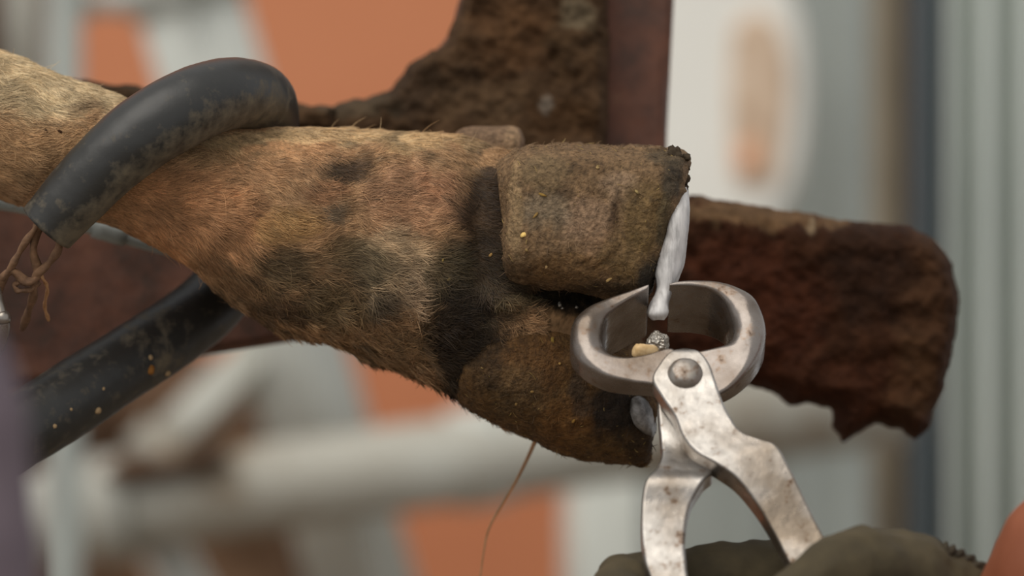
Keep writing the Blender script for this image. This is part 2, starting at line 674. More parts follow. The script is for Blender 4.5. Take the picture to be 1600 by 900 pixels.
# slanted wide galvanized brace
Yb = 1.55
t = empty('slanted_brace', P(600, 1000, Yb))
p0, p1 = P(218, -260, Yb), P(628, 1120, Yb)
square_tube('tube', p0, p1, 0.062, 0.05, math.radians(-38), M['galv'], t)
d = (p1 - p0) / np.linalg.norm(p1 - p0)
square_tube('collar', P(281, -60, Yb) - d * 0.03, P(281, -60, Yb) + d * 0.03, 0.075, 0.062, math.radians(-38), M['galv_dirty'], t)
foot = p1 + d * ((p1[2] + 0.02) / -d[2])
square_tube('lower_tube', p1, foot, 0.055, 0.044, math.radians(-38), M['galv'], t)
tag(t, 'wide galvanized brace slanting down in front of the terracotta wall', 'brace')

# long galvanized rail running up to the right
t = empty('galvanized_rail', P(500, 740, 1.42))
round_tube('tube', P(-150, 838, 1.40), P(1500, 612, 1.50), 0.026 + 0.004, M['galv_dirty'], t)
a0, a1 = P(705, 720, 1.46), P(790, 709, 1.46)
round_tube('clamp', a0, a1, 0.034, M['galv'], t)
a0, a1 = P(150, 797, 1.42), P(200, 790, 1.42)
round_tube('clamp', a0, a1, 0.036, M['galv_dirty'], t)
for mp in ([(150, 742), (200, 712), (262, 716), (300, 722), (262, 744), (200, 760)], [(270, 722), (300, 700), (345, 694), (362, 708), (330, 724), (296, 736)]):
    pillow('mud_lump', mp, 1.40, 0.02, 18, 6, M['earth'], t, 0.004, 0.03, 5)
tag(t, 'thick round galvanized rail rising gently behind the lower claw', 'rail')

# vertical galvanized post far left
t = empty('galvanized_post', to_ground(98, 1.30))
square_tube('tube', P(98, -500, 1.30), to_ground(98, 1.30), 0.019, 0.03, 0.35, M['galv_mid'], t)
square_tube('foot_plate', to_ground(98, 1.30), to_ground(98, 1.30) + np.array((0, 0, 0.015)), 0.09, 0.09, 0, M['galv_dirty'], t)
tag(t, 'slim upright galvanized post standing beside the upper leg', 'post')

# thin top rail
t = empty('top_rail', P(200, 0, 1.6))
round_tube('tube', P(100, 6, 1.34), P(300, -8, 1.52), 0.009, M['galv'], t)
round_tube('end_collar', P(108, 5.5, 1.35), P(122, 4.5, 1.36), 0.012, M['galv_dirty'], t)
tag(t, 'thin galvanized rail joining the slim post to the slanted brace', 'rail')

# short light strut rising right
t = empty('light_strut', P(250, 700, 1.7))
square_tube('tube', P(200, 752, 1.50), P(452, 505, 1.56), 0.026, 0.026, 0.3, M['galv_dirty'], t)
square_tube('end_bracket', P(226, 727, 1.50), P(256, 697, 1.51), 0.036, 0.036, 0.3, M['galv_dirty'], t)
tag(t, 'short pale strut rising from the rail to the slanted brace', 'strut')

# lower pale strut under the rail
t = empty('low_strut', P(300, 900, 1.5))
square_tube('tube', P(240, 830, 1.48), P(345, 1010, 1.50), 0.03, 0.03, 0.3, M['galv'], t)
square_tube('end_bracket', P(236, 823, 1.48), P(250, 847, 1.48), 0.036, 0.036, 0.3, M['galv_dirty'], t)
tag(t, 'short pale strut dropping from the rail at the frame bottom', 'strut')

# brown earth bank low behind the rails
poly = [(-350, 560), (-100, 520), (60, 500), (200, 520), (340, 560), (430, 610), (495, 700), (545, 860), (600, 1200), (640, 2600), (-400, 2600)]
o = pillow('earth_bank', poly, 2.25, 0.14, 160, 24, M['earth'], None, 0.05, 0.01, 14)
tag(o, 'dark brown earth bank low behind the rails', 'bank')

# dark hay bag / clutter top left
poly = [(-160, -200), (40, -200), (62, -60), (66, 40), (60, 130), (30, 260), (-40, 340), (-160, 330)]
t = empty('hay_bundle', P(-20, 340, 1.7))
pillow('bundle', poly, 1.75, 0.10, 70, 14, M['earth'], t, 0.03, 0.02, 10)
round_tube('strap', P(35, -260, 1.60), P(40, 240, 1.60), 0.012, M['galv_dirty'], t)
tag(t, 'dark brown hanging bundle with a grey strap beyond the slim post', 'bundle')

# upright pale post at bottom centre
t = empty('short_post', to_ground(940, 1.62))
square_tube('tube', P(940, 700, 1.62), to_ground(940, 1.62), 0.05, 0.05, 0.2, M['galv'], t)
square_tube('foot_plate', to_ground(940, 1.62), to_ground(940, 1.62) + np.array((0, 0, 0.015)), 0.13, 0.13, 0, M['galv_dirty'], t)
tag(t, 'pale galvanized post under the lower claw, holding up the rail', 'post')

# sheet metal partition behind the nippers
sx0, sx1 = P(975, 0, 1.75)[0], P(1378, 0, 1.75)[0]
t = empty('sheet_partition', ((sx0 + sx1) / 2, 1.75, 0))
bevel_box('sheet', (sx1 - sx0, 0.012, 2.6), ((sx0 + sx1) / 2, 1.76, 1.3 - 0.02), (0, 0, 0), M['sheet'], t, 0.003)
for px in (985, 1180, 1335):
    x = P(px, 0, 1.75)[0]
    bevel_box('rib', (0.02, 0.014, 2.58), (x, 1.75, 1.29 - 0.02), (0, 0, 0), M['sheet'], t, 0.006)
tag(t, 'flat grey sheet metal partition behind the nippers', 'partition')

x = P(1382, 0, 1.60)[0]
t = empty('brown_post', (x, 1.6, 0))
square_tube('tube', (x, 1.60, -0.03), (x, 1.60, 2.4), 0.018, 0.04, 0.15, M['brown_post'], t)
square_tube('foot_plate', (x, 1.60, -0.02), (x, 1.60, 0.0), 0.08, 0.09, 0, M['brown_post'], t)
tag(t, 'narrow brown post between the sheet partition and the dark gap', 'post')

sx0, sx1 = P(1392, 0, 2.1)[0], P(1480, 0, 2.1)[0]
o = bevel_box('gap_shade_board', (sx1 - sx0 + 0.06, 0.03, 2.5), ((sx0 + sx1) / 2, 2.1, 1.22), (0, 0, 0), M['gap_shade'], None, 0.004)  # added dark panel standing in for the shade of the gap
tag(o, 'dark board added as the shade of the gap beside the brown post', 'board')

# corrugated sheet at far right
Yc_ = 0.95
xs0, xs1 = P(1458, 0, Yc_)[0], P(1960, 0, Yc_)[0]
t = empty('corrugated_sheet', ((xs0 + xs1) / 2, Yc_, 0))
nn = 300
xx = np.linspace(0, 1, nn)
prof_y = Yc_ + 0.02 - 0.019 * np.sin(xx * 2 * np.pi * 8.0 + 0.2)
G = np.zeros((nn, 4, 3))
for i in range(nn):
    X = xs0 + 0.004 + (xs1 - xs0) * xx[i]
    G[i] = [(X, prof_y[i], -0.02), (X, prof_y[i], 2.5), (X, prof_y[i] + 0.003, 2.5), (X, prof_y[i] + 0.003, -0.02)]
link('sheet', grid_mesh(G), M['corrugated'], t)
xe = P(1445, 0, Yc_)[0]
square_tube('edge_channel', (xe, Yc_ + 0.02, -0.02), (xe, Yc_ + 0.02, 2.5), 0.012, 0.05, 0, M['sheet_b'], t)
tag(t, 'pale corrugated metal sheet with a blue-grey edge channel', 'sheet')

# white oval board with tan print
Ys = 1.62
th = np.linspace(0, 2 * np.pi, 40, endpoint=False)
ov = np.stack([1122 + 140 * np.sign(np.cos(th)) * np.abs(np.cos(th)) ** 0.8, 150 + 232 * np.sign(np.sin(th)) * np.abs(np.sin(th)) ** 0.8], 1)
t = empty('oval_sign', P(1128, 385, Ys))
pillow('board', ov, Ys, 0.012, 10, 9, M['white'], t, smoothp=False)
pillow('tan_panel', [(1148, 40), (1172, 22), (1200, 26), (1222, 60), (1232, 110), (1230, 170), (1222, 230), (1214, 280), (1185, 292), (1150, 284), (1142, 200), (1142, 110)],
       Ys - 0.013, 0.004, 6, 5, M['tan'], t)
pillow('orange_mark', [(1154, 225), (1182, 222), (1186, 258), (1170, 268), (1152, 262)], Ys - 0.018, 0.003, 6, 4, M['orange_print'], t)
tag(t, 'white oval board with a tan upright print above the mud-caked beam', 'sign')

# mauve cloth post close to the lens, far left
t = empty('foreground_sleeve', P(-30, 950, -0.62))
path, R = px_path([(-84, 500, -0.62), (-58, 560, -0.62), (-46, 640, -0.62), (-38, 760, -0.62), (-28, 960, -0.62), (-24, 1300, -0.62)], 40)
G = tube_grid(path, np.interp(np.linspace(0, 1, 40), [0, 0.12, 0.4, 1], [0.006, 0.010, 0.0145, 0.018]), 24)
nr = grid_normals(G)
G = G + nr * (0.0016 * fbm(G, 60, 3))[..., None]
link('sleeve', grid_mesh(G), M['mauve'], t)
k = 36
path2 = crom([G[k].mean(0), G[k].mean(0) + (0, 0, -0.012)], 6)
link('hem', grid_mesh(tube_grid(path2, [0.0185, 0.0197, 0.02, 0.02, 0.0197, 0.0185], 24)), M['mauve'], t)
tag(t, 'out-of-focus mauve grey cloth roll at the frame edge below the rope', 'cloth')

# ------------------------------------------------------------------ trimming chute frame behind the leg
Yf = 0.135


def patches(px, py, base, plist, jit=0.0, freq=0.02):
    """colour field on a thing's own surface: base colour with soft-edged marks"""
    n = len(px)
    q = np.stack([px, py, np.zeros(n) + 3.3], 1)
    w1 = 1.0 * fbm(q, freq, 4, 0.6)
    w2 = 1.0 * fbm(q + 91.0, freq * 0.6, 3)
    c = np.tile(lin(base), (n, 1))
    for (cx, cy, rx, ry, colr, wt) in plist:
        d = ((px + w2 * jit - cx) / rx) ** 2 + ((py + w1 * jit - cy) / ry) ** 2
        a = np.clip(wt * (1.0 - smooth(0.35, 1.5, d + 0.7 * w1)), 0, 1)[:, None]
        c = c * (1 - a) + lin(colr) * a
    return c


def mud_and_light_col(px, py):
    left = patches(px, py, (84, 62, 42), [
        (640, 150, 60, 60, (66, 50, 36), .8), (800, 60, 70, 60, (92, 64, 40), .8), (760, 160, 80, 40, (98, 76, 54), .6), (880, 190, 60, 40, (80, 56, 34), .8),
        (900, 60, 40, 70, (74, 54, 34), .8), (905, 20, 30, 26, (118, 104, 82), .7), (560, 170, 60, 25, (84, 72, 56), .7), (857, 168, 10, 16, (150, 136, 120), .7), (700, 120, 40, 20, (58, 42, 26), .7),
        (200, 140, 260, 24, (66, 50, 34), .9)], 30, 0.03)
    right = patches(px, py, (62, 36, 20), [
        (1150, 480, 130, 120, (74, 38, 22), .8), (1440, 500, 60, 160, (72, 48, 30), .8), (1350, 420, 70, 90, (46, 28, 17), .8), (1250, 600, 160, 50, (70, 38, 22), .7),
        (1220, 332, 200, 20, (110, 84, 58), .85), (1262, 352, 8, 6, (150, 128, 100), .8), (1420, 580, 40, 60, (84, 58, 36), .5)], 30, 0.03)  # paler strip along the top bevel: light on that edge painted into the mud
    k = smooth(1000, 1030, px)[:, None]
    return (left * (1 - k) + right * k) * 0.74


frame = empty('chute_frame', to_ground(-700, 0.15))
up = pillow('upright', [(722, -900), (1056, -900), (1053, 0), (1042, 210), (1040, 420), (722, 420)], Yf + 0.012, 0.012, 5, 12, M['paint_red'], frame, smoothp=False)
pillow('cross_beam', [(-760, 120), (0, 150), (460, 205), (900, 270), (1080, 312), (1330, 350), (1440, 372), (1470, 430), (1470, 560), (1430, 640), (1310, 640), (1150, 590), (900, 560),
                      (500, 527), (310, 557), (0, 612), (-760, 720)], Yf, 0.03, 10, 9, M['paint_red'], frame, 0.0008, 0.05, smoothp=False)
pillow('gusset', [(440, 230), (455, 172), (520, 168), (590, 152), (650, 105), (700, 55), (722, -10), (760, -10), (760, 260)], Yf + 0.002, 0.012, 6, 8, M['paint_red'], frame)
pillow('mud_crust', [(500, 215), (505, 178), (530, 158), (580, 150), (612, 140), (640, 100), (690, 72), (708, 40), (722, 0), (735, -120), (905, -120), (948, -30), (952, 60), (950, 150), (948, 260), (700, 280)],
       Yf - 0.004, 0.022, 26, 4.5, M['mud'], frame, 0.0055, 0.03, 8, mud_and_light_col, False).data
pillow('mud_crust', [(-300, 96), (0, 108), (130, 126), (300, 146), (470, 160), (530, 168), (520, 210), (300, 200), (100, 178), (-300, 140)], Yf - 0.01, 0.03, 14, 6, M['mud'], frame, 0.004, 0.04, 10, mud_and_light_col, False)
pillow('mud_crust', [(1040, 308), (1082, 306), (1160, 318), (1250, 330), (1330, 346), (1390, 350), (1420, 352), (1460, 372), (1488, 410), (1497, 470), (1490, 540), (1470, 620), (1448, 668), (1430, 686),
                     (1412, 672), (1370, 662), (1336, 682), (1318, 692), (1302, 668), (1300, 642), (1262, 628), (1238, 634), (1206, 612), (1150, 598), (1080, 590), (1000, 560), (1000, 330)],
       Yf - 0.018, 0.030, 40, 4.5, M['mud'], frame, 0.0045, 0.03, 7, mud_and_light_col, False)
# post off to the side that carries the frame down to the ground
square_tube('carrier_post', P(-700, -600, 0.19), to_ground(-700, 0.19), 0.06, 0.06, 0, M['paint_red'], frame)
tag(frame, 'red-brown steel chute frame caked with dried mud behind the leg', 'frame')

# grey steel rod under the leg
path, R = px_path([(-400, 265, 0.055), (0, 318, 0.055), (120, 350, 0.055), (240, 384, 0.06), (330, 405, 0.07)], 30)
t = empty('steel_rod', path[0])
link('rod', grid_mesh(tube_grid(path, 0.0026, 16)), M['galv_mid'], t)
link('collar', grid_mesh(tube_grid(path[16:20], 0.0036, 16)), M['galv_mid'], t)
tag(t, 'thin grey steel rod under the leg behind the hose end', 'rod')

# ------------------------------------------------------------------ the cow's leg
leg_st = [
    (-2300, -900, -2000, -200, 0.05, 0.085), (-1700, -560, -1560, -130, 0.03, 0.070), (-1150, -310, -1090, 20, 0.01, 0.050), (-700, -145, -690, 100, 0.0, 0.038), (-300, -28, -310, 205, 0.0, 0.034),
    (-100, 40, -115, 262, 0.0, 0.034), (0, 80, -20, 298, 0.0, 0.034), (100, 121, 72, 328, 0.0, 0.034), (190, 156, 150, 345, 0.0, 0.035), (285, 182, 215, 368, 0.002, 0.037),
    (375, 194, 283, 410, 0.003, 0.041), (455, 199, 345, 458, 0.005, 0.045), (535, 202, 425, 503, 0.006, 0.048), (615, 206, 518, 530, 0.006, 0.048), (690, 212, 600, 564, 0.004, 0.046),
    (748, 222, 672, 588, 0.002, 0.044), (795, 236, 735, 628, 0.002, 0.043), (835, 262, 800, 665, 0.004, 0.040), (866, 300, 850, 640, 0.004, 0.037), (910, 340, 900, 600, 0.004, 0.034), (965, 380, 960, 580, 0.006, 0.028), (990, 420, 990, 540, 0.008, 0.016)]
G = loft_TB(leg_st, 520, 220, 0.92)
nrm = grid_normals(G)
gx, gy = unP(G)
front = smooth(0.0, -0.02, G[..., 1])
disp = 0.0011 * fbm(G, 90, 4) + 0.0022 * fbm(G, 22, 3)


def bump(cx, cy, rx, ry, h):
    return h * np.exp(-(((gx - cx) / rx) ** 2 + ((gy - cy) / ry) ** 2)) * front


disp += bump(610, 430, 45, 70, 0.0035)           # swelling of the pastern
disp += bump(560, 300, 140, 70, 0.003)
disp += bump(330, 330, 90, 60, 0.002)
disp += bump(748, 350, 32, 130, -0.0045)         # groove above the upper coronet
disp += bump(792, 466, 40, 14, 0.006)            # skin fold at the cleft
disp += bump(860, 462, 70, 10, -0.008)
disp += bump(700, 540, 40, 60, 0.003)
clump = smooth(420, 560, gy + 0.25 * gx * 0 + 60 * fbm(G, 40, 2))
disp += 0.0022 * np.clip(fbm(G, 140, 3), 0, 1) * clump
G = G + nrm * disp[..., None]
nrm = grid_normals(G)

coat_and_shade_marks = [
    (60, 120, 190, 70, (204, 178, 138), .85), (60, 230, 160, 50, (176, 134, 88), .7), (150, 290, 90, 60, (150, 106, 62), .5), (35, 196, 14, 5, (70, 46, 30), .0),  # cannon paler above, darker below: coat tone plus some shading in the colour
    (120, 165, 26, 12, (140, 108, 74), .7), (290, 340, 110, 80, (196, 136, 84), .85), (420, 240, 120, 50, (182, 130, 82), .7), (300, 230, 60, 30, (150, 118, 78), .6),
    (480, 215, 190, 14, (200, 166, 118), .7), (640, 222, 120, 12, (196, 158, 108), .8),
    (440, 350, 50, 30, (176, 130, 60), .6), (535, 266, 46, 20, (70, 48, 28), .95), (500, 300, 40, 22, (150, 96, 58), .6),
    (640, 310, 85, 60, (180, 128, 90), .75), (672, 285, 30, 30, (168, 112, 72), .6), (600, 410, 60, 60, (196, 162, 124), .95), (640, 455, 28, 40, (186, 154, 124), .7),
    (515, 335, 18, 16, (110, 96, 80), .7), (440, 420, 50, 34, (88, 72, 46), .8), (545, 405, 55, 36, (86, 74, 48), .75), (510, 470, 60, 40, (96, 82, 52), .7),
    (590, 470, 26, 26, (80, 70, 58), .8), (400, 470, 36, 22, (90, 64, 38), .8), (445, 480, 28, 20, (72, 48, 28), .8), (360, 430, 40, 18, (120, 86, 54), .6), (420, 505, 80, 14, (186, 138, 88), .8),
    (560, 530, 90, 22, (160, 120, 76), .8), (630, 555, 60, 22, (150, 112, 70), .8), (320, 405, 30, 14, (110, 76, 46), .6),
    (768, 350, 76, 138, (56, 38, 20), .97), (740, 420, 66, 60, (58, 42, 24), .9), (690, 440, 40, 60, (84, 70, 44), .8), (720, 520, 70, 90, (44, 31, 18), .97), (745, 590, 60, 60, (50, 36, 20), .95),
    (880, 466, 90, 26, (20, 16, 11), .98), (800, 470, 40, 16, (104, 88, 58), .7), (770, 246, 60, 16, (168, 124, 78), .8), (700, 250, 50, 20, (150, 112, 72), .7),  # near-black patch paints the deep shade of the cleft into the skin
]


def coat(px, py):
    c = patches(px, py, (172, 128, 84), coat_and_shade_marks, 16, 0.03)
    q = np.stack([px * 0.4, py, np.zeros(len(px)) + 8.1], 1)
    m = fbm(q, 0.05, 4, 0.6)
    c = c * (1 + 0.5 * m)[:, None]
    # mud matted into the coat low on the pastern
    dark = smooth(0.0, 0.3, fbm(q * np.array((1.6, 1, 1)) + 40, 0.075, 5, 0.8)) * smooth(330, 430, py + 0.0 * px) * smooth(240, 360, px)
    c = c * (1 - 0.75 * dark)[:, None] + lin((66, 52, 32)) * (0.75 * dark)[:, None]
    top = smooth(0.05, 0.4, fbm(q + 70, 0.09, 4, 0.75)) * smooth(330, 240, py) * smooth(300, 400, px) * 0.6
    c = c * (1 - top)[:, None] + lin((96, 78, 54)) * top[:, None]
    lum = (c @ np.array((0.3, 0.55, 0.15)))[:, None]
    c = lum + (c - lum) * 0.79
    return np.clip(c * np.array((0.98, 0.97, 0.86)), 0.004, 0.9)


leg = empty('cow_leg', P(-100, 262, 0))
tag(leg, 'tan hairy cow leg with two muddy claws, tied down by a hose', 'cow leg')
gx, gy = unP(G)
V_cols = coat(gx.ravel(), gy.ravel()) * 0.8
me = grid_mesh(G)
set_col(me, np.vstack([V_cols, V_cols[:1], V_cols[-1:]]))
limb = link('limb', me, M['hide'], leg)

# upper claw: the dorsal wall faces the camera, the toe end (cut) faces right
uc_st = [
    (778, 262, 790, 400, -0.004, 0.040), (800, 244, 790, 424, -0.004, 0.048), (815, 236, 800, 442, -0.005, 0.051), (860, 229, 850, 450, -0.006, 0.053), (930, 228, 915, 462, -0.008, 0.052),
    (990, 230, 962, 470, -0.009, 0.050), (1034, 233, 990, 472, -0.010, 0.048), (1060, 236, 1003, 470, -0.010, 0.046), (1073, 246, 1011, 464, -0.009, 0.042), (1074, 256, 1014, 456, -0.009, 0.036)]
G1 = loft_TB(uc_st, 150, 160, 0.5)
n1 = grid_normals(G1)
hx, hy = unP(G1)
ss = np.linspace(0, 1, 150)[:, None]
d1 = 0.0006 * fbm(G1, 260, 4) + 0.0009 * fbm(G1, 70, 3) + 0.0012 * fbm(G1, 25, 2)
d1 += -0.0014 * np.exp(-((hx - 968) / 6) ** 2) * smooth(400, 330, hy) * smooth(280, 320, hy)
d1 += 0.0011 * smooth(0.12, 0.22, fbm(G1 + 3.0, 60, 4))          # plates of dried mud
d1 += 0.0025 * smooth(0.9, 1.0, ss) * np.clip(fbm(G1, 160, 3), 0, 1)
G1 = G1 + n1 * d1[..., None]


def claw_col(px, py):
    c = patches(px, py, (112, 88, 62), [
        (912, 345, 40, 40, (136, 110, 86), .85), (968, 292, 36, 26, (134, 110, 86), .8), (940, 385, 40, 24, (124, 96, 70), .6), (880, 300, 18, 12, (70, 54, 38), .7), (955, 330, 8, 20, (70, 52, 36), .8), (900, 260, 60, 12, (84, 64, 42), .6), (850, 270, 40, 30, (108, 90, 64), .6), (850, 330, 40, 30, (112, 104, 88), .45),
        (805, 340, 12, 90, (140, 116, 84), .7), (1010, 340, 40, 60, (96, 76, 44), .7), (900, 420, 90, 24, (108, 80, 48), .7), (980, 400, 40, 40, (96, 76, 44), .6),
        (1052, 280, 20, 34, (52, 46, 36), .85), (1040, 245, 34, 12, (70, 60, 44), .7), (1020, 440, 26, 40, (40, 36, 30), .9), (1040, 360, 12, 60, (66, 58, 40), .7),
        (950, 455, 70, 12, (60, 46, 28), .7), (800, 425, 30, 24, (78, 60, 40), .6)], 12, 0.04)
    q = np.stack([px, py, np.zeros(len(px)) + 4.4], 1)
    return np.clip(c * (1 + 0.45 * fbm(q, 0.09, 6, 0.75))[:, None], 0.004, 0.8)


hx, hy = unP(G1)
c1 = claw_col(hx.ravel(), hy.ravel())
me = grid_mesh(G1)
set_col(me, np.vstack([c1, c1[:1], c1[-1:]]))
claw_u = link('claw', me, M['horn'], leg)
claw_u['label'] = 'upper claw with muddy brown wall and trimmed toe'

# lower claw
lc_st = [
    (742, 500, 700, 590, 0.004, 0.030), (770, 478, 716, 624, 0.004, 0.038), (800, 476, 745, 645, 0.004, 0.042), (850, 480, 800, 674, 0.005, 0.043), (905, 490, 862, 701, 0.007, 0.041),
    (960, 508, 925, 716, 0.009, 0.038), (1005, 540, 975, 722, 0.011, 0.034), (1030, 605, 1004, 724, 0.012, 0.030), (1024, 640, 1010, 705, 0.012, 0.020)]
G2 = loft_TB(lc_st, 130, 150, 0.75)
n2 = grid_normals(G2)
d2 = 0.0008 * fbm(G2, 260, 4) + 0.0018 * fbm(G2, 60, 3) + 0.0012 * smooth(0.2, 0.4, fbm(G2 + 5, 60, 3))
G2 = G2 + n2 * d2[..., None]


def claw2_col(px, py):
    c = patches(px, py, (86, 62, 34), [
        (830, 570, 60, 50, (96, 66, 36), .7), (800, 610, 50, 40, (84, 66, 42), .6), (900, 660, 60, 40, (104, 70, 34), .6), (955, 690, 60, 20, (96, 72, 40), .5),
        (965, 640, 45, 55, (34, 28, 22), .92), (905, 615, 16, 40, (48, 42, 36), .6), (1000, 690, 30, 30, (40, 30, 20), .8), (860, 498, 60, 16, (60, 48, 30), .6), (915, 496, 60, 20, (22, 18, 13), .95), (760, 560, 30, 60, (58, 42, 24), .8)], 12, 0.04)  # blackest mark, at the top edge, is cleft shade put into the colour
    q = np.stack([px, py, np.zeros(len(px)) + 1.4], 1)
    return np.clip(c * (1 + 0.5 * fbm(q, 0.06, 5, 0.65))[:, None], 0.004, 0.8)


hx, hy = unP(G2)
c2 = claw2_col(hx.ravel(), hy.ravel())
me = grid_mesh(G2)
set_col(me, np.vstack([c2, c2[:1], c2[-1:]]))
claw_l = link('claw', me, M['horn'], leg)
claw_l['label'] = 'lower claw, dark brown with a dark tip'

for (cx_, cy_, cr) in ((1054, 240, 11), (1064, 262, 12), (1068, 278, 9), (1062, 292, 11), (1046, 258, 10), (1072, 247, 6), (1073, 262, 5), (1056, 308, 8)):
    bm = bmesh.new()
    bmesh.ops.create_icosphere(bm, subdivisions=3, radius=cr / PX)
    for v in bm.verts:
        v.co *= 1 + 1.1 * float(fbm(np.array(v.co) + cx_ * 0.01, 420, 4, 0.75))
    me = bpy.data.meshes.new('mud_clod')
    bm.to_mesh(me)
    bm.free()
    set_col(me, np.tile(lin((64, 54, 42)), (len(me.vertices), 1)))
    o = link('mud_clod', me, M['mud'], None)
    o.location = tuple(P(cx_, cy_, -0.043))
    o.parent = claw_u

# freshly cut horn: pale rim of the upper claw
cut_st = [   # left (front) edge, right (back) edge, depth, half thickness
    (1052, 298, 1074, 292, -0.040, 0.006), (1040, 325, 1077, 318, -0.041, 0.012), (1034, 352, 1076, 350, -0.042, 0.014), (1034, 372, 1074, 375, -0.043, 0.014), (1026, 398, 1070, 403, -0.044, 0.014), (1022, 425, 1063, 430, -0.046, 0.013),
    (1026, 450, 1052, 452, -0.048, 0.011), (1015, 475, 1045, 472, -0.054, 0.009), (1012, 490, 1044, 488, -0.058, 0.007), (1018, 500, 1038, 499, -0.059, 0.004)]
G3 = loft_TB(cut_st, 60, 40, 0.8)
n3 = grid_normals(G3)
G3 = G3 + n3 * (0.0006 * fbm(G3, 150, 3) + 0.0005 * fbm(G3 * np.array((1, 1, 0.3)), 400, 2))[..., None]
o = link('cut_horn', grid_mesh(G3), M['cut_horn'], claw_u)
o['label'] = 'pale freshly cut horn edge'
# pale patch at the toe of the lower claw
G3 = loft_TB([(978, 624, 982, 650, -0.018, 0.003), (984, 614, 992, 666, -0.0175, 0.007), (998, 611, 1006, 680, -0.015, 0.010), (1014, 616, 1018, 686, -0.010, 0.011), (1026, 630, 1026, 676, -0.003, 0.009)], 40, 40, 0.85)
G3 = G3 + grid_normals(G3) * (0.0008 * fbm(G3, 120, 3))[..., None]
o = link('cut_horn', grid_mesh(G3), M['grey_horn'], claw_l)
o['label'] = 'pale grey cut horn at the toe'

# dewclaw peeping over the top edge, and its twin at the back
for T in ([(700, 222, 705, 262, 0.040, 0.008), (720, 203, 722, 268, 0.036, 0.014), (750, 198, 752, 272, 0.036, 0.018), (790, 198, 790, 272, 0.037, 0.018), (811, 202, 808, 262, 0.038, 0.016), (819, 218, 815, 250, 0.038, 0.010)],
          [(640, 470, 640, 520, 0.052, 0.008), (660, 460, 660, 530, 0.056, 0.014), (700, 458, 700, 534, 0.058, 0.016), (735, 462, 735, 530, 0.058, 0.014), (750, 480, 750, 512, 0.058, 0.006)]):
    Gd = loft_TB(T, 40, 40, 0.75)
    Gd = Gd + grid_normals(Gd) * (0.0009 * fbm(Gd, 120, 4))[..., None]
    dx, dy = unP(Gd)
    cd = patches(dx.ravel(), dy.ravel(), (116, 92, 70), [(800, 215, 12, 20, (150, 122, 92), .7), (740, 212, 30, 10, (104, 82, 62), .6)], 8, 0.06)
    me = grid_mesh(Gd)
    set_col(me, np.vstack([cd, cd[:1], cd[-1:]]))
    link('dewclaw', me, M['horn'], leg)

# ------------------------------------------------------------------ rubber hose loop
hose_rows = [(73, 356, -0.047, 46), (118, 306, -0.049, 50), (170, 252, -0.050, 54), (232, 202, -0.049, 57), (300, 164, -0.042, 58), (362, 146, -0.026, 56), (404, 154, -0.004, 53), (416, 184, 0.024, 52), (408, 240, 0.046, 52),
             (396, 320, 0.061, 52), (376, 400, 0.064, 53), (340, 460, 0.056, 54), (282, 512, 0.042, 56), (200, 566, 0.026, 57), (120, 618, 0.012, 58), (40, 668, 0.0, 58), (-60, 728, -0.012, 58), (-220, 820, -0.03, 58), (-420, 930, -0.05, 58)]
path, R = px_path(hose_rows, 260)
rad = R[:, 3] / PX
Gh = tube_grid(path, rad, 40)
Gh = Gh + grid_normals(Gh) * (0.0006 * fbm(Gh, 40, 3) + 0.0002 * fbm(Gh, 200, 2))[..., None]
hn = grid_normals(Gh)
# open cut end: short inner bore
inner = path[:8, None, :] + (Gh[:8] - path[:8, None, :]) * 0.66
Ga = np.concatenate([inner[::-1], Gh], 0)
me = grid_mesh(Ga, True, True)
hx, hy = unP(Ga)
# dust: scuffed along the inside of the bend, patches on the lower run
hnn = np.concatenate([hn[:8], hn], 0)
dust = smooth(-0.1, -0.75, hnn[..., 2]) * 0.0
tt = np.concatenate([np.zeros(8), np.linspace(0, 1, 260)])[:, None]
across = (hnn[..., 0] * 0.55 - hnn[..., 2] * 0.65)
dust = smooth(0.05, 0.75, across) * smooth(0.36, 0.30, tt) * 0.85 + 0.25 * smooth(0.10, 0.0, tt)
dust += smooth(0.5, 0.6, tt) * (0.15 + 0.55 * smooth(0.2, 0.7, fbm(Ga, 50, 3)))
dd = np.repeat(dust.ravel()[:, None], 3, 1)
set_col(me, np.vstack([dd, dd[:1], dd[-1:]]))
hose = empty('rubber_hose', path[0])
link('hose_wall', me, M['rubber'], hose)
# mud clods stuck to the lower run
for (px, py, Y, s) in ((241, 578, -0.003, 7), (268, 585, 0.012, 5), (168, 615, -0.006, 2.6), (118, 632, -0.018, 2.5), (240, 560, 0.0, 4), (90, 668, -0.02, 4), (160, 640, -0.006, 6)):
    bm = bmesh.new()
    bmesh.ops.create_icosphere(bm, subdivisions=3, radius=s / PX)
    for v in bm.verts:
        v.co *= 1 + 0.45 * float(fbm(np.array(v.co) + px * 0.1, 500, 3))
        v.co.y *= 0.6
    me = bpy.data.meshes.new('mud_clod')
    bm.to_mesh(me)
    bm.free()
    # settle the clod on the hose surface nearest to it
    tgt = P(px, py, Y)
    hp = Gh.reshape(-1, 3)
    sx, sy = unP(hp)
    cand = np.where((abs(sx - px) < 8) & (abs(sy - py) < 8))[0]
    pos = hp[cand[np.argmin(hp[cand, 1])]] if len(cand) else tgt
    set_col(me, np.tile(lin((126, 84, 40) if s > 6.5 else (148, 124, 92)), (len(me.vertices), 1)))
    o = link('mud_clod', me, M['mud'], None)
    o.location = tuple(pos)
    o.parent = hose
    o.matrix_parent_inverse = hose.matrix_basis.inverted()
tag(hose, 'black rubber hose looped round the leg, dusty, cut end hanging', 'hose')

# frayed rope strands coming out of the hose end
rope = empty('frayed_rope', P(60, 370, -0.03))


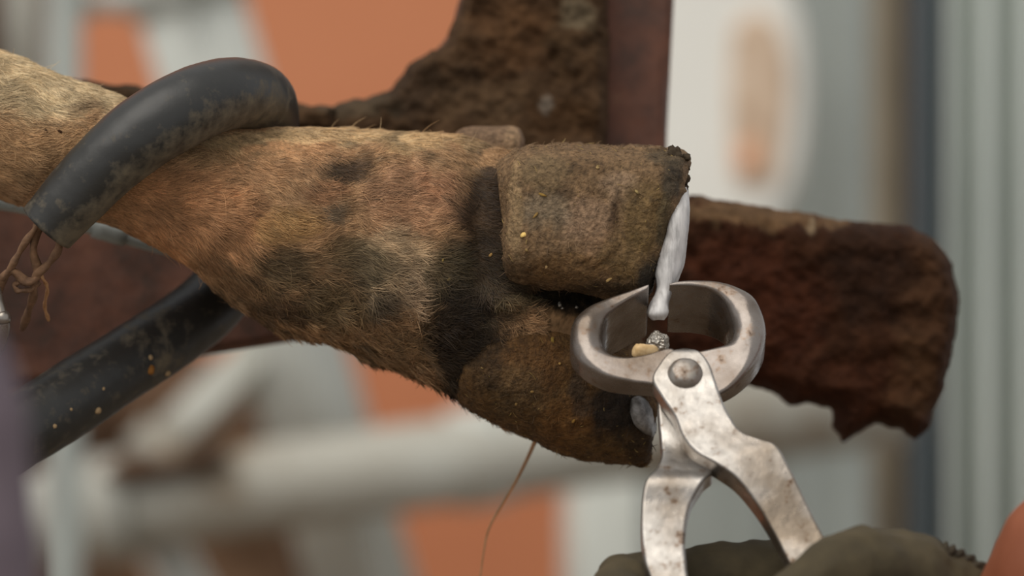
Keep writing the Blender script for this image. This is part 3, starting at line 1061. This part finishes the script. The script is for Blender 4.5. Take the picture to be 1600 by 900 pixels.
def strand(name, rows, r, mat, parent, n=50, m=10):
    pth, RR = px_path(rows, n)
    g = tube_grid(pth, r, m)
    # twisted yarn relief
    th = np.linspace(0, 2 * np.pi, m, endpoint=False)[None, :]
    tt_ = np.linspace(0, n * 0.55, n)[:, None]
    g = pth[:, None, :] + (g - pth[:, None, :]) * (1 + 0.22 * np.cos(2 * th + tt_))[..., None]
    return link(name, grid_mesh(g), mat, parent)


strand('strand', [(70, 340, -0.046), (44, 372, -0.044), (26, 402, -0.040), (10, 428, -0.036), (-20, 452, -0.03), (-80, 480, -0.02)], 0.0013, M['rope'], rope)
strand('strand', [(88, 352, -0.046), (92, 386, -0.044), (76, 412, -0.040), (56, 432, -0.036), (52, 462, -0.03), (44, 488, -0.02), (36, 512, -0.01)], 0.0015, M['rope'], rope)
strand('strand', [(60, 352, -0.045), (52, 392, -0.04), (60, 428, -0.036), (42, 440, -0.036), (20, 424, -0.036), (4, 436, -0.034), (-8, 470, -0.03), (-30, 520, -0.02)], 0.0017, M['rope'], rope)
strand('strand', [(64, 430, -0.036), (74, 450, -0.03), (70, 478, -0.02), (76, 500, -0.012)], 0.0007, M['straw'], rope)
strand('strand', [(40, 440, -0.036), (24, 444, -0.034), (28, 454, -0.034), (48, 452, -0.034), (62, 440, -0.034)], 0.0010, M['rope'], rope)
tag(rope, 'frayed tan rope strands hanging out of the cut hose end', 'rope')

# shiny bent ring of wire at the frame edge
path, R = px_path([(-30, 424, -0.03), (-12, 444, -0.04), (0, 484, -0.045), (6, 510, -0.045), (-6, 550, -0.04), (-40, 580, -0.03)], 40)
t = empty('chain_link', path[0])
link('bar', grid_mesh(tube_grid(path, 0.0024, 16)), M['steel'], t)
link('weld', grid_mesh(tube_grid(path[17:23], [0.0024, 0.0029, 0.0031, 0.0031, 0.0029, 0.0024], 16)), M['steel'], t)
tag(t, 'shiny bent steel link at the frame edge below the rope', 'link')

# ------------------------------------------------------------------ hoof nippers
TILT = math.radians(32)
n_t = np.array((0, -math.cos(TILT), math.sin(TILT)))      # towards the viewer, facing up a little
v_t = np.array((0, math.sin(TILT), math.cos(TILT)))
PIV = P(1070, 592, -0.084)


def TP(px, py, w=0.0):
    """photo pixel -> point on the plane of the tool, lifted w along its normal"""
    d = P(px, py, 0.0) - CAM
    k = ((PIV - CAM) @ n_t) / (d @ n_t)
    return CAM + d * k + n_t * w


def strap(name, rows, n, mat, parent, m=28, power=0.0012):
    """flat bar: rows (Lx,Ly,Rx,Ry,wfront,wback); rounded-rectangle section"""
    Rr = crom(rows, n)
    arcs = []
    for cx, cy, a0 in ((1, 1, 0), (-1, 1, 90), (-1, -1, 180), (1, -1, 270)):
        for k in range(5):
            t_ = math.radians(a0 + k * 22.5)
            arcs.append((cx, cy, math.cos(t_), math.sin(t_)))
    arcs = np.array(arcs)
    g = np.zeros((n, len(arcs), 3))
    for i, r in enumerate(Rr):
        L, Rt = TP(r[0], r[1]), TP(r[2], r[3])
        ctr, h = (L + Rt) / 2, (Rt - L) / 2
        hl = np.linalg.norm(h)
        h = h / hl
        wm, wh = (r[4] + r[5]) / 2, (r[4] - r[5]) / 2
        rb = min(r[6] if len(r) > 6 else power, hl * 0.85, wh * 0.85)
        A = arcs[:, 0] * (hl - rb) + rb * arcs[:, 2]
        Bb = arcs[:, 1] * (wh - rb) + rb * arcs[:, 3]
        g[i] = ctr + h * A[:, None] + n_t * (wm + Bb)[:, None]
    o_ = link(name, grid_mesh(g), mat, parent)
    wn = o_.modifiers.new('weighted', 'WEIGHTED_NORMAL')
    wn.weight = 80
    return o_


nip = empty('hoof_nippers', TP(1180, 1500))
# near lever: joint plate and the handle that runs to the right
strap('handle', [
    (1062, 552, 1078, 552, 0.0035, -0.003), (1046, 560, 1094, 560, 0.005, -0.004), (1030, 578, 1108, 578, 0.005, -0.004), (1019, 602, 1117, 602, 0.005, -0.004), (1034, 630, 1127, 632, 0.005, -0.004), (1054, 660, 1140, 660, 0.005, -0.005),
    (1066, 690, 1158, 684, 0.005, -0.006), (1086, 716, 1188, 697, 0.0055, -0.006), (1118, 736, 1213, 708, 0.006, -0.006), (1150, 757, 1234, 742, 0.005, -0.007), (1180, 790, 1256, 782, 0.003, -0.008), (1204, 825, 1277, 820, 0.001, -0.009),
    (1224, 860, 1298, 856, 0.0, -0.010), (1248, 915, 1326, 912, 0.0, -0.010), (1266, 1000, 1346, 1000, 0.0, -0.010), (1268, 1130, 1342, 1130, 0.0, -0.010), (1258, 1300, 1326, 1300, 0.0, -0.010), (1236, 1480, 1300, 1480, 0.0, -0.010), (1226, 1560, 1280, 1560, 0, -0.008)],
    200, M['steel'], nip)
# far lever: the handle that runs to the left
strap('handle', [
    (1044, 565, 1100, 565, -0.0045, -0.011), (1032, 590, 1108, 590, -0.0045, -0.012), (1028, 620, 1104, 620, -0.0045, -0.012), (1030, 650, 1090, 660, -0.0045, -0.012), (1033, 682, 1090, 690, -0.0045, -0.012), (1034, 704, 1106, 716, -0.003, -0.012),
    (1026, 728, 1114, 734, -0.001, -0.011), (1009, 752, 1098, 754, 0.001, -0.009), (1003, 785, 1079, 786, -0.001, -0.010), (1003, 830, 1071, 830, -0.003, -0.012), (1009, 870, 1073, 870, -0.004, -0.013), (1018, 900, 1077, 900, -0.004, -0.013),
    (1036, 1000, 1096, 1000, -0.004, -0.013), (1062, 1150, 1120, 1150, -0.004, -0.013), (1092, 1330, 1146, 1330, -0.004, -0.013), (1110, 1480, 1160, 1480, -0.004, -0.013), (1118, 1560, 1158, 1560, -0.005, -0.012)],
    200, M['steel'], nip)
# jaws: outer edge, inner edge, front and back of the band, edge rounding
strap('jaw', [
    (1050, 612, 1062, 560, 0.002, -0.008, 0.0012), (1018, 604, 1048, 547, 0.002, -0.008, 0.0012), (985, 600, 1012, 556, 0.002, -0.009, 0.0014), (945, 590, 980, 560, 0.002, -0.011, 0.002), (912, 569, 955, 553, 0.002, -0.014, 0.0036), (895, 542, 943, 538, 0.002, -0.019, 0.0052), (891, 515, 942, 520, 0.002, -0.024, 0.0056),
    (899, 494, 944, 506, 0.002, -0.029, 0.005), (920, 477, 950, 492, 0.001, -0.033, 0.003), (950, 464, 966, 478, 0.0, -0.035, 0.0016), (985, 453, 992, 462, 0.0, -0.035, 0.001), (1006, 446, 1010, 452, 0.0, -0.035, 0.0006), (1013, 444, 1014, 447, 0.0, -0.034, 0.0004)],
    140, M['steel_jaw'], nip)
strap('jaw', [
    (1078, 618, 1060, 552, -0.005, -0.012, 0.0012), (1110, 612, 1066, 545, -0.004, -0.012, 0.0014), (1140, 600, 1090, 541, -0.003, -0.013, 0.0016), (1168, 577, 1120, 537, -0.001, -0.015, 0.0026), (1188, 550, 1138, 530, 0.0, -0.018, 0.0046), (1197, 520, 1146, 517, 0.001, -0.022, 0.0056), (1194, 490, 1147, 503, 0.001, -0.027, 0.0056),
    (1179, 461, 1142, 487, 0.001, -0.031, 0.0044), (1152, 445, 1132, 466, 0.0, -0.034, 0.0026), (1120, 438, 1112, 452, 0.0, -0.035, 0.0014), (1085, 437, 1084, 446, 0.0, -0.035, 0.001), (1060, 439, 1060, 445, 0.0, -0.035, 0.0006), (1046, 443, 1046, 446, 0.0, -0.034, 0.0004)],
    140, M['steel_jaw'], nip)
# rivet
prof = [(0, 0.0082), (6, 0.0083), (17, 0.0080), (20, 0.0076), (25, 0.0058), (27, 0.0046), (28, 0.0030)]
ang = np.linspace(0, 2 * np.pi, 36, endpoint=False)
u_t = np.array((1.0, 0, 0))
g = np.zeros((len(prof) - 1, 36, 3))
ctr = TP(1070, 594)
for i, (r_, w_) in enumerate(prof[1:]):
    wob = 1 + 0.04 * np.cos(ang * 6 + 0.4) * (1 if r_ < 22 else 0.2)
    g[i] = ctr + (r_ / PX * wob)[:, None] * (np.cos(ang)[:, None] * u_t + np.sin(ang)[:, None] * v_t) + n_t * w_
link('rivet', grid_mesh(g, True, True), M['rivet'], nip)
tag(nip, 'steel hoof nippers biting the upper claw, held in an olive glove', 'nippers')


# hoof parings stuck in the jaws
def crumb(name, px, py, w, sx, sz, mat, seed, label, cat, sub=2):
    bm = bmesh.new()
    bmesh.ops.create_cube(bm, size=1.0)
    bmesh.ops.subdivide_edges(bm, edges=bm.edges[:], cuts=4, use_grid_fill=True)
    for v in bm.verts:
        co = np.array(v.co)
        k = 1 / max(np.linalg.norm(co) * 1.25, 0.72)
        co = co * k
        co = co * (1 + 0.3 * float(fbm(co + seed, 2.2, 3)))
        v.co = (co[0] * sx / PX, co[1] * 0.7 * sz / PX, co[2] * sz / PX)
    me = bpy.data.meshes.new(name)
    bm.to_mesh(me)
    bm.free()
    o = link(name, me, mat)
    o.location = tuple(TP(px, py, w))
    o.rotation_euler = (0.3, 0.12 * seed, 0.4)
    return tag(o, label, cat)


crumb('horn_chip', 1008, 541, -0.004, 26, 17, M['chip'], 1.0, 'small tan horn chip lying in the near jaw', 'chip')
crumb('horn_crumb', 1032, 545, -0.009, 18, 12, M['straw'], 2.0, 'brown crumb beside the tan chip in the jaws', 'crumb')
crumb('wet_paring', 1027, 516, -0.012, 26, 30, M['wet'], 3.0, 'wet glistening shred under the pale cut horn', 'paring')

# ------------------------------------------------------------------ loose fibres
strand_path = [(838, 684, 0.03), (826, 712, 0.034), (808, 748, 0.036), (786, 786, 0.036), (764, 826, 0.036), (756, 862, 0.036), (750, 905, 0.036)]
pth, RR = px_path(strand_path, 60)
o = link('straw_strand', grid_mesh(tube_grid(pth, np.interp(np.linspace(0, 1, 60), [0, .3, 1], [0.0009, 0.0006, 0.0003]), 8)), M['straw'])
tag(o, 'thin tan fibre dangling below the lower claw', 'fibre')


def make_hairs(name, roots, dirs, nrms, lens, cols, radius, parent, npt=5, bend=0.25, lift=0.18):
    n = len(roots)
    cu = bpy.data.hair_curves.new(name)
    cu.add_curves([npt] * n)
    t = np.linspace(0, 1, npt)[None, :, None]
    L = lens[:, None, None]
    pts = roots[:, None, :] + L * (dirs[:, None, :] * t + nrms[:, None, :] * (lift * t * (1 - 0.45 * t)))
    side = np.cross(dirs, nrms)
    sgn = rng.normal(size=(n, 1, 1)) * bend
    pts = pts + side[:, None, :] * sgn * L * t ** 2
    cu.attributes['position'].data.foreach_set('vector', pts.astype(np.float32).ravel())
    ra = cu.attributes.get('radius') or cu.attributes.new('radius', 'FLOAT', 'POINT')
    rr = radius[:, None] * np.interp(np.linspace(0, 1, npt), [0, 0.6, 1], [1, 0.8, 0.25])[None, :]
    ra.data.foreach_set('value', rr.astype(np.float32).ravel())
    ca = cu.attributes.new('col', 'FLOAT_COLOR', 'CURVE')
    c4 = np.ones((n, 4), np.float32)
    c4[:, :3] = cols
    ca.data.foreach_set('color', c4.ravel())
    cu.materials.append(M['hair'])
    o = bpy.data.objects.new(name, cu)
    COL.objects.link(o)
    o.parent = parent
    o.matrix_parent_inverse = parent.matrix_basis.inverted()
    if parent.parent is not None:
        o.matrix_parent_inverse = (parent.parent.matrix_basis @ parent.matrix_parent_inverse @ parent.matrix_basis).inverted()
    o['kind'] = 'stuff'
    return o


def sample_grid(Gg, n, mask):
    """random points on a ring grid (rows x cols), with distal tangent and normal"""
    nr_, nc = Gg.shape[:2]
    Gn = np.concatenate([Gg, Gg[:, :1]], 1)
    e1 = Gn[1:, :-1] - Gn[:-1, :-1]
    e2 = Gn[:-1, 1:] - Gn[:-1, :-1]
    ar = np.linalg.norm(np.cross(e1, e2), axis=-1) * mask[:-1]
    p = ar.ravel() / ar.sum()
    k = rng.choice(len(p), n, p=p)
    i, j = k // nc, k % nc
    u, v = rng.random((n, 1)), rng.random((n, 1))
    pos = Gn[i, j] * (1 - u) * (1 - v) + Gn[i + 1, j] * u * (1 - v) + Gn[i, j + 1] * (1 - u) * v + Gn[i + 1, j + 1] * u * v
    tan = e1[i, j]
    tan = tan / (np.linalg.norm(tan, axis=1, keepdims=True) + 1e-12)
    nn_ = grid_normals(Gg)[i, j]
    return pos, tan, nn_


# coat of the leg
gx, gy = unP(G)
mask = ((gx > -260) & (gx < 840) & (G[..., 1] < 0.045)).astype(float)
NH = 210000
pos, tan, nn_ = sample_grid(G, NH, mask)
hx, hy = unP(pos)
keep = ~((poly_sd(np.stack([hx, hy], 1), [(790, 250), (1080, 220), (1080, 480), (800, 440)]) > 0))
pos, tan, nn_, hx, hy = pos[keep], tan[keep], nn_[keep], hx[keep], hy[keep]
n = len(pos)
side = np.cross(tan, nn_)
swirl = 1.1 * fbm(pos, 55, 2)[:, None] + 0.55 * fbm(pos + 3.0, 190, 2)[:, None] + 0.18 * rng.normal(size=(n, 1))
dirs = tan + side * swirl
dirs /= np.linalg.norm(dirs, axis=1, keepdims=True)
mud = smooth(380, 470, hy) * smooth(300, 420, hx)
lens = (0.0042 + 0.0028 * rng.random(n)) * (1 - 0.35 * smooth(700, 760, hx)) * (1 + 0.25 * mud)
hose_pts = np.stack(unP(crom([r[:4] for r in hose_rows[:8]], 80)[:, :3] * 0 + path[:1]), 1) if False else np.array([r[:2] for r in crom(hose_rows[:8], 60)])
dh = np.min(np.linalg.norm(np.stack([hx, hy], 1)[:, None, :] - hose_pts[None], axis=2), axis=1)
lens = lens * (0.25 + 0.75 * smooth(55, 85, dh))
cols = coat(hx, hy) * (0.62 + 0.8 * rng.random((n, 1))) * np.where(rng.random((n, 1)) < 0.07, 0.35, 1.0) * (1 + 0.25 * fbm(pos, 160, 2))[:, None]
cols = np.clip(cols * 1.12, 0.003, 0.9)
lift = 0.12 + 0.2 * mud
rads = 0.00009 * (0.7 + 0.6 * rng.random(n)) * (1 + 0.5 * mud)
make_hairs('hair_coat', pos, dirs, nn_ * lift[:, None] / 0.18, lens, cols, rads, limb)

# longer stray hairs along the leg
pos, tan, nn_ = sample_grid(G, 700, mask)
hx, hy = unP(pos)
dirs = tan + rng.normal(size=pos.shape) * 0.45
dirs /= np.linalg.norm(dirs, axis=1, keepdims=True)
dh = np.min(np.linalg.norm(np.stack([hx, hy], 1)[:, None, :] - hose_pts[None], axis=2), axis=1)
ok = (dh > 70) & (hx < 780)
pos, dirs, nn_, hx, hy = pos[ok], dirs[ok], nn_[ok], hx[ok], hy[ok]
make_hairs('stray_hair', pos, dirs, nn_ * 1.6, 0.004 + 0.003 * rng.random(len(pos)), np.clip(coat(hx, hy) * 1.35, 0, .9), np.full(len(pos), 0.00009), limb, bend=0.6)

# dried dung fibres on the claws
for Gg, colf, par, cnt in ((G1, claw_col, claw_u, 4500), (G2, claw2_col, claw_l, 5000)):
    pos, tan, nn_ = sample_grid(Gg, cnt, (Gg[..., 1] < 0.03).astype(float))
    hx, hy = unP(pos)
    okk = hx < 1058
    pos, tan, nn_, hx, hy = pos[okk], tan[okk], nn_[okk], hx[okk], hy[okk]
    n = len(pos)
    rnd = rng.normal(size=pos.shape)
    dirs = rnd - nn_ * (rnd * nn_).sum(1, keepdims=True) * 0.8
    dirs /= np.linalg.norm(dirs, axis=1, keepdims=True)
    bright = (rng.random((n, 1)) < 0.035)
    cc = colf(hx, hy) * (0.6 + 0.9 * rng.random((n, 1)))
    cc = np.where(bright, cc * 0.4 + lin((176, 148, 84)) * 0.6, cc)
    make_hairs('dung_fibres', pos, dirs, nn_ * 0.7, 0.0008 + 0.0028 * rng.random(n) ** 3, np.clip(cc, 0, .9), 0.00008 + 0.00010 * rng.random(n), par, bend=0.5)


# pale flecks of straw on fur and horn
def fleck(px, py, sx, sz, colr, par, Gg):
    hp = Gg.reshape(-1, 3)
    qx, qy = unP(hp)
    cand = np.where((abs(qx - px) < 9) & (abs(qy - py) < 9))[0]
    if not len(cand):
        return
    pos_ = hp[cand[np.argmin(hp[cand, 1])]] + np.array((0, -0.0004, 0))
    bm = bmesh.new()
    bmesh.ops.create_icosphere(bm, subdivisions=2, radius=1.0)
    for v in bm.verts:
        v.co *= 1 + 0.7 * float(fbm(np.array(v.co) + px, 1.6, 4))
        v.co = (v.co.x * sx * 0.72 / PX, v.co.y * 0.4 * min(sx, sz) / PX, v.co.z * sz * 0.72 / PX)
    me_ = bpy.data.meshes.new('fleck')
    bm.to_mesh(me_)
    bm.free()
    set_col(me_, np.tile(lin(colr) * (0.62 if colr[0] < 230 else 0.95), (len(me_.vertices), 1)))
    o_ = link('straw_fleck', me_, M['mud'], None)
    o_.location = tuple(pos_)
    o_.rotation_euler = (0, rng.normal() * 0.9, 0)
    o_.parent = par


for f in ((811, 369, 6, 5, (236, 198, 120)), (842, 305, 10, 3, (176, 140, 74)), (828, 328, 3, 8, (170, 136, 80)), (957, 446, 3, 8, (206, 170, 110)), (940, 256, 4, 3, (190, 160, 110)), (1003, 300, 5, 3, (190, 164, 110)),
          (830, 398, 4, 3, (170, 140, 90)), (848, 425, 3, 4, (196, 160, 110))):
    fleck(*f, claw_u, G1)
for f in ((815, 478, 4, 4, (222, 184, 130)), (872, 525, 4, 7, (170, 140, 70)), (840, 620, 4, 3, (150, 118, 70)), (800, 640, 4, 3, (140, 110, 66)), (880, 560, 3, 3, (190, 150, 90)), (890, 665, 5, 3, (160, 120, 60))):
    fleck(*f, claw_l, G2)
for f in ((710, 438, 3, 6, (214, 184, 120)), (710, 552, 4, 4, (206, 170, 100)), (690, 515, 3, 6, (170, 140, 96)), (760, 392, 5, 3, (190, 150, 90)), (700, 410, 2, 4, (190, 160, 90)), (75, 196, 6, 4, (60, 38, 24)), (88, 198, 6, 3, (66, 42, 26)),
          (590, 306, 3, 3, (200, 160, 110)), (670, 586, 4, 4, (190, 150, 100)), (730, 505, 3, 4, (180, 150, 110))):
    fleck(*f, limb, G)

for (wx, wy, wr) in ((879, 474, 4.5), (884, 486, 3), (905, 478, 2.5)):
    bm = bmesh.new()
    bmesh.ops.create_icosphere(bm, subdivisions=2, radius=wr / PX)
    for v in bm.verts:
        v.co *= 1 + 0.8 * float(fbm(np.array(v.co) + wx, 600, 3))
    me = bpy.data.meshes.new('wet_bead')
    bm.to_mesh(me)
    bm.free()
    hp = np.vstack([G.reshape(-1, 3), G2.reshape(-1, 3)])
    qx, qy = unP(hp)
    cand = np.where((abs(qx - wx) < 6) & (abs(qy - wy) < 6))[0]
    o = link('wet_bead', me, M['wet'], None)
    o.location = tuple(hp[cand[np.argmin(hp[cand, 1])]])
    o.parent = limb

# ------------------------------------------------------------------ person: gloved hand and forearm
person = empty('person', P(1560, 1020, -0.13))


def blob_mesh(chains, voxel, smooth_it=6):
    """join tapered capsule chains and fuse them into one continuous skin"""
    bm_ = bmesh.new()
    for ch in chains:
        for (a, ra), (b, rb) in zip(ch[:-1], ch[1:]):
            a, b = np.array(a, float), np.array(b, float)
            L = np.linalg.norm(b - a)
            k = max(2, int(L / (0.35 * min(ra, rb))) + 1)
            for q in np.linspace(0, 1, k):
                c_, r_ = a + (b - a) * q, ra + (rb - ra) * q
                res = bmesh.ops.create_icosphere(bm_, subdivisions=2, radius=r_)
                bmesh.ops.translate(bm_, vec=tuple(c_), verts=res['verts'])
    me_ = bpy.data.meshes.new('blob')
    bm_.to_mesh(me_)
    bm_.free()
    tmp = bpy.data.objects.new('tmp', me_)
    COL.objects.link(tmp)
    r = tmp.modifiers.new('r', 'REMESH')
    r.mode = 'VOXEL'
    r.voxel_size = voxel
    s_ = tmp.modifiers.new('s', 'SMOOTH')
    s_.iterations = smooth_it
    s_.factor = 0.5
    dg = bpy.context.evaluated_depsgraph_get()
    out = bpy.data.meshes.new_from_object(tmp.evaluated_get(dg))
    bpy.data.objects.remove(tmp)
    bpy.data.meshes.remove(me_)
    return out


def ch(*rows):
    return [(P(r[0], r[1], r[2]), r[3] / PX) for r in rows]


glove_ch = [
    # palm behind the handles
    ch((1500, 975, -0.115, 84), (1420, 962, -0.105, 84), (1340, 970, -0.095, 72)),
    ch((1500, 1010, -0.115, 84), (1400, 1060, -0.108, 80), (1330, 1080, -0.105, 66)),
    ch((1340, 960, -0.095, 66), (1335, 1080, -0.105, 64)),
    # index finger: behind both handles, round the far one and back to the front
    ch((1335, 918, -0.088, 58), (1240, 906, -0.082, 54), (1150, 896, -0.084, 50), (1050, 902, -0.086, 48), (980, 912, -0.098, 46), (962, 935, -0.125, 44), (1010, 960, -0.147, 42), (1085, 975, -0.152, 38)),
    # middle, ring, little
    ch((1335, 1000, -0.098, 56), (1180, 990, -0.098, 52), (1040, 1000, -0.102, 48), (985, 1012, -0.116, 46), (975, 1030, -0.142, 44), (1030, 1052, -0.166, 42), (1110, 1060, -0.168, 38)),
    ch((1335, 1080, -0.108, 52), (1190, 1080, -0.112, 48), (1070, 1090, -0.118, 46), (1010, 1102, -0.134, 44), (1010, 1118, -0.158, 42), (1070, 1136, -0.180, 40), (1135, 1140, -0.180, 36)),
    ch((1345, 1140, -0.120, 46), (1210, 1160, -0.126, 42), (1110, 1175, -0.134, 40), (1060, 1185, -0.150, 38), (1065, 1195, -0.172, 36), (1120, 1208, -0.190, 34)),
    # thumb over the near handle, in front
    ch((1500, 952, -0.120, 72), (1430, 906, -0.132, 72), (1350, 886, -0.142, 64), (1285, 902, -0.152, 52), (1240, 935, -0.160, 46), (1200, 985, -0.166, 42), (1180, 1020, -0.168, 36)),
    # wrist
    ch((1500, 990, -0.115, 90), (1570, 1010, -0.125, 88)),
]
me = blob_mesh(glove_ch, 0.0016, 5)
co = np.zeros(len(me.vertices) * 3)
me.vertices.foreach_get('co', co)
co = co.reshape(-1, 3)
no = np.array([v.normal[:] for v in me.vertices])
co += no * (0.0026 * fbm(co, 50, 3) + 0.0010 * fbm(co * np.array((1.0, 1, 0.35)), 130, 2))[:, None]
me.vertices.foreach_set('co', co.ravel())
glove = link('glove', me, M['glove'], person)

arm_ch = [ch((1500, 985, -0.117, 74), (1590, 985, -0.128, 84), (1645, 945, -0.136, 118), (1722, 900, -0.146, 166), (1850, 860, -0.158, 184), (2050, 820, -0.175, 180), (2350, 770, -0.195, 160), (2480, 745, -0.195, 165), (2800, 560, -0.12, 200), (3300, 260, 0.0, 240))]
me = blob_mesh(arm_ch, 0.004, 5)
arm = link('forearm', me, M['skin'], person)

# twisted hem cord along the glove's edge
hpth, RR = px_path([(1474, 858, -0.134), (1494, 866, -0.130), (1518, 880, -0.128), (1545, 900, -0.128), (1566, 930, -0.130)], 60)
hg = tube_grid(hpth, 0.0024, 12)
tw = np.linspace(0, 40, 60)[:, None]
hg = hpth[:, None, :] + (hg - hpth[:, None, :]) * (1 + 0.3 * np.cos(2 * np.linspace(0, 2 * np.pi, 12, endpoint=False)[None, :] + tw))[..., None]
link('hem_cord', grid_mesh(hg), M['cuff'], glove)
# knitted cuff ring
a = P(1556, 1000, -0.126)
b_ = P(1600, 998, -0.131)
pth = crom([a, (a + b_) / 2, b_], 12)
g = tube_grid(pth, 0.0245 + 0.0012 * np.cos(np.arange(12) * 2.2), 60)
th = np.linspace(0, 2 * np.pi, 60, endpoint=False)
g = pth[:, None, :] + (g - pth[:, None, :]) * (1 + 0.03 * np.cos(th * 20))[None, :, None]
link('cuff', grid_mesh(g), M['cuff'], glove)
tag(person, 'person gripping the nipper handles with an olive work glove, bare forearm', 'person')
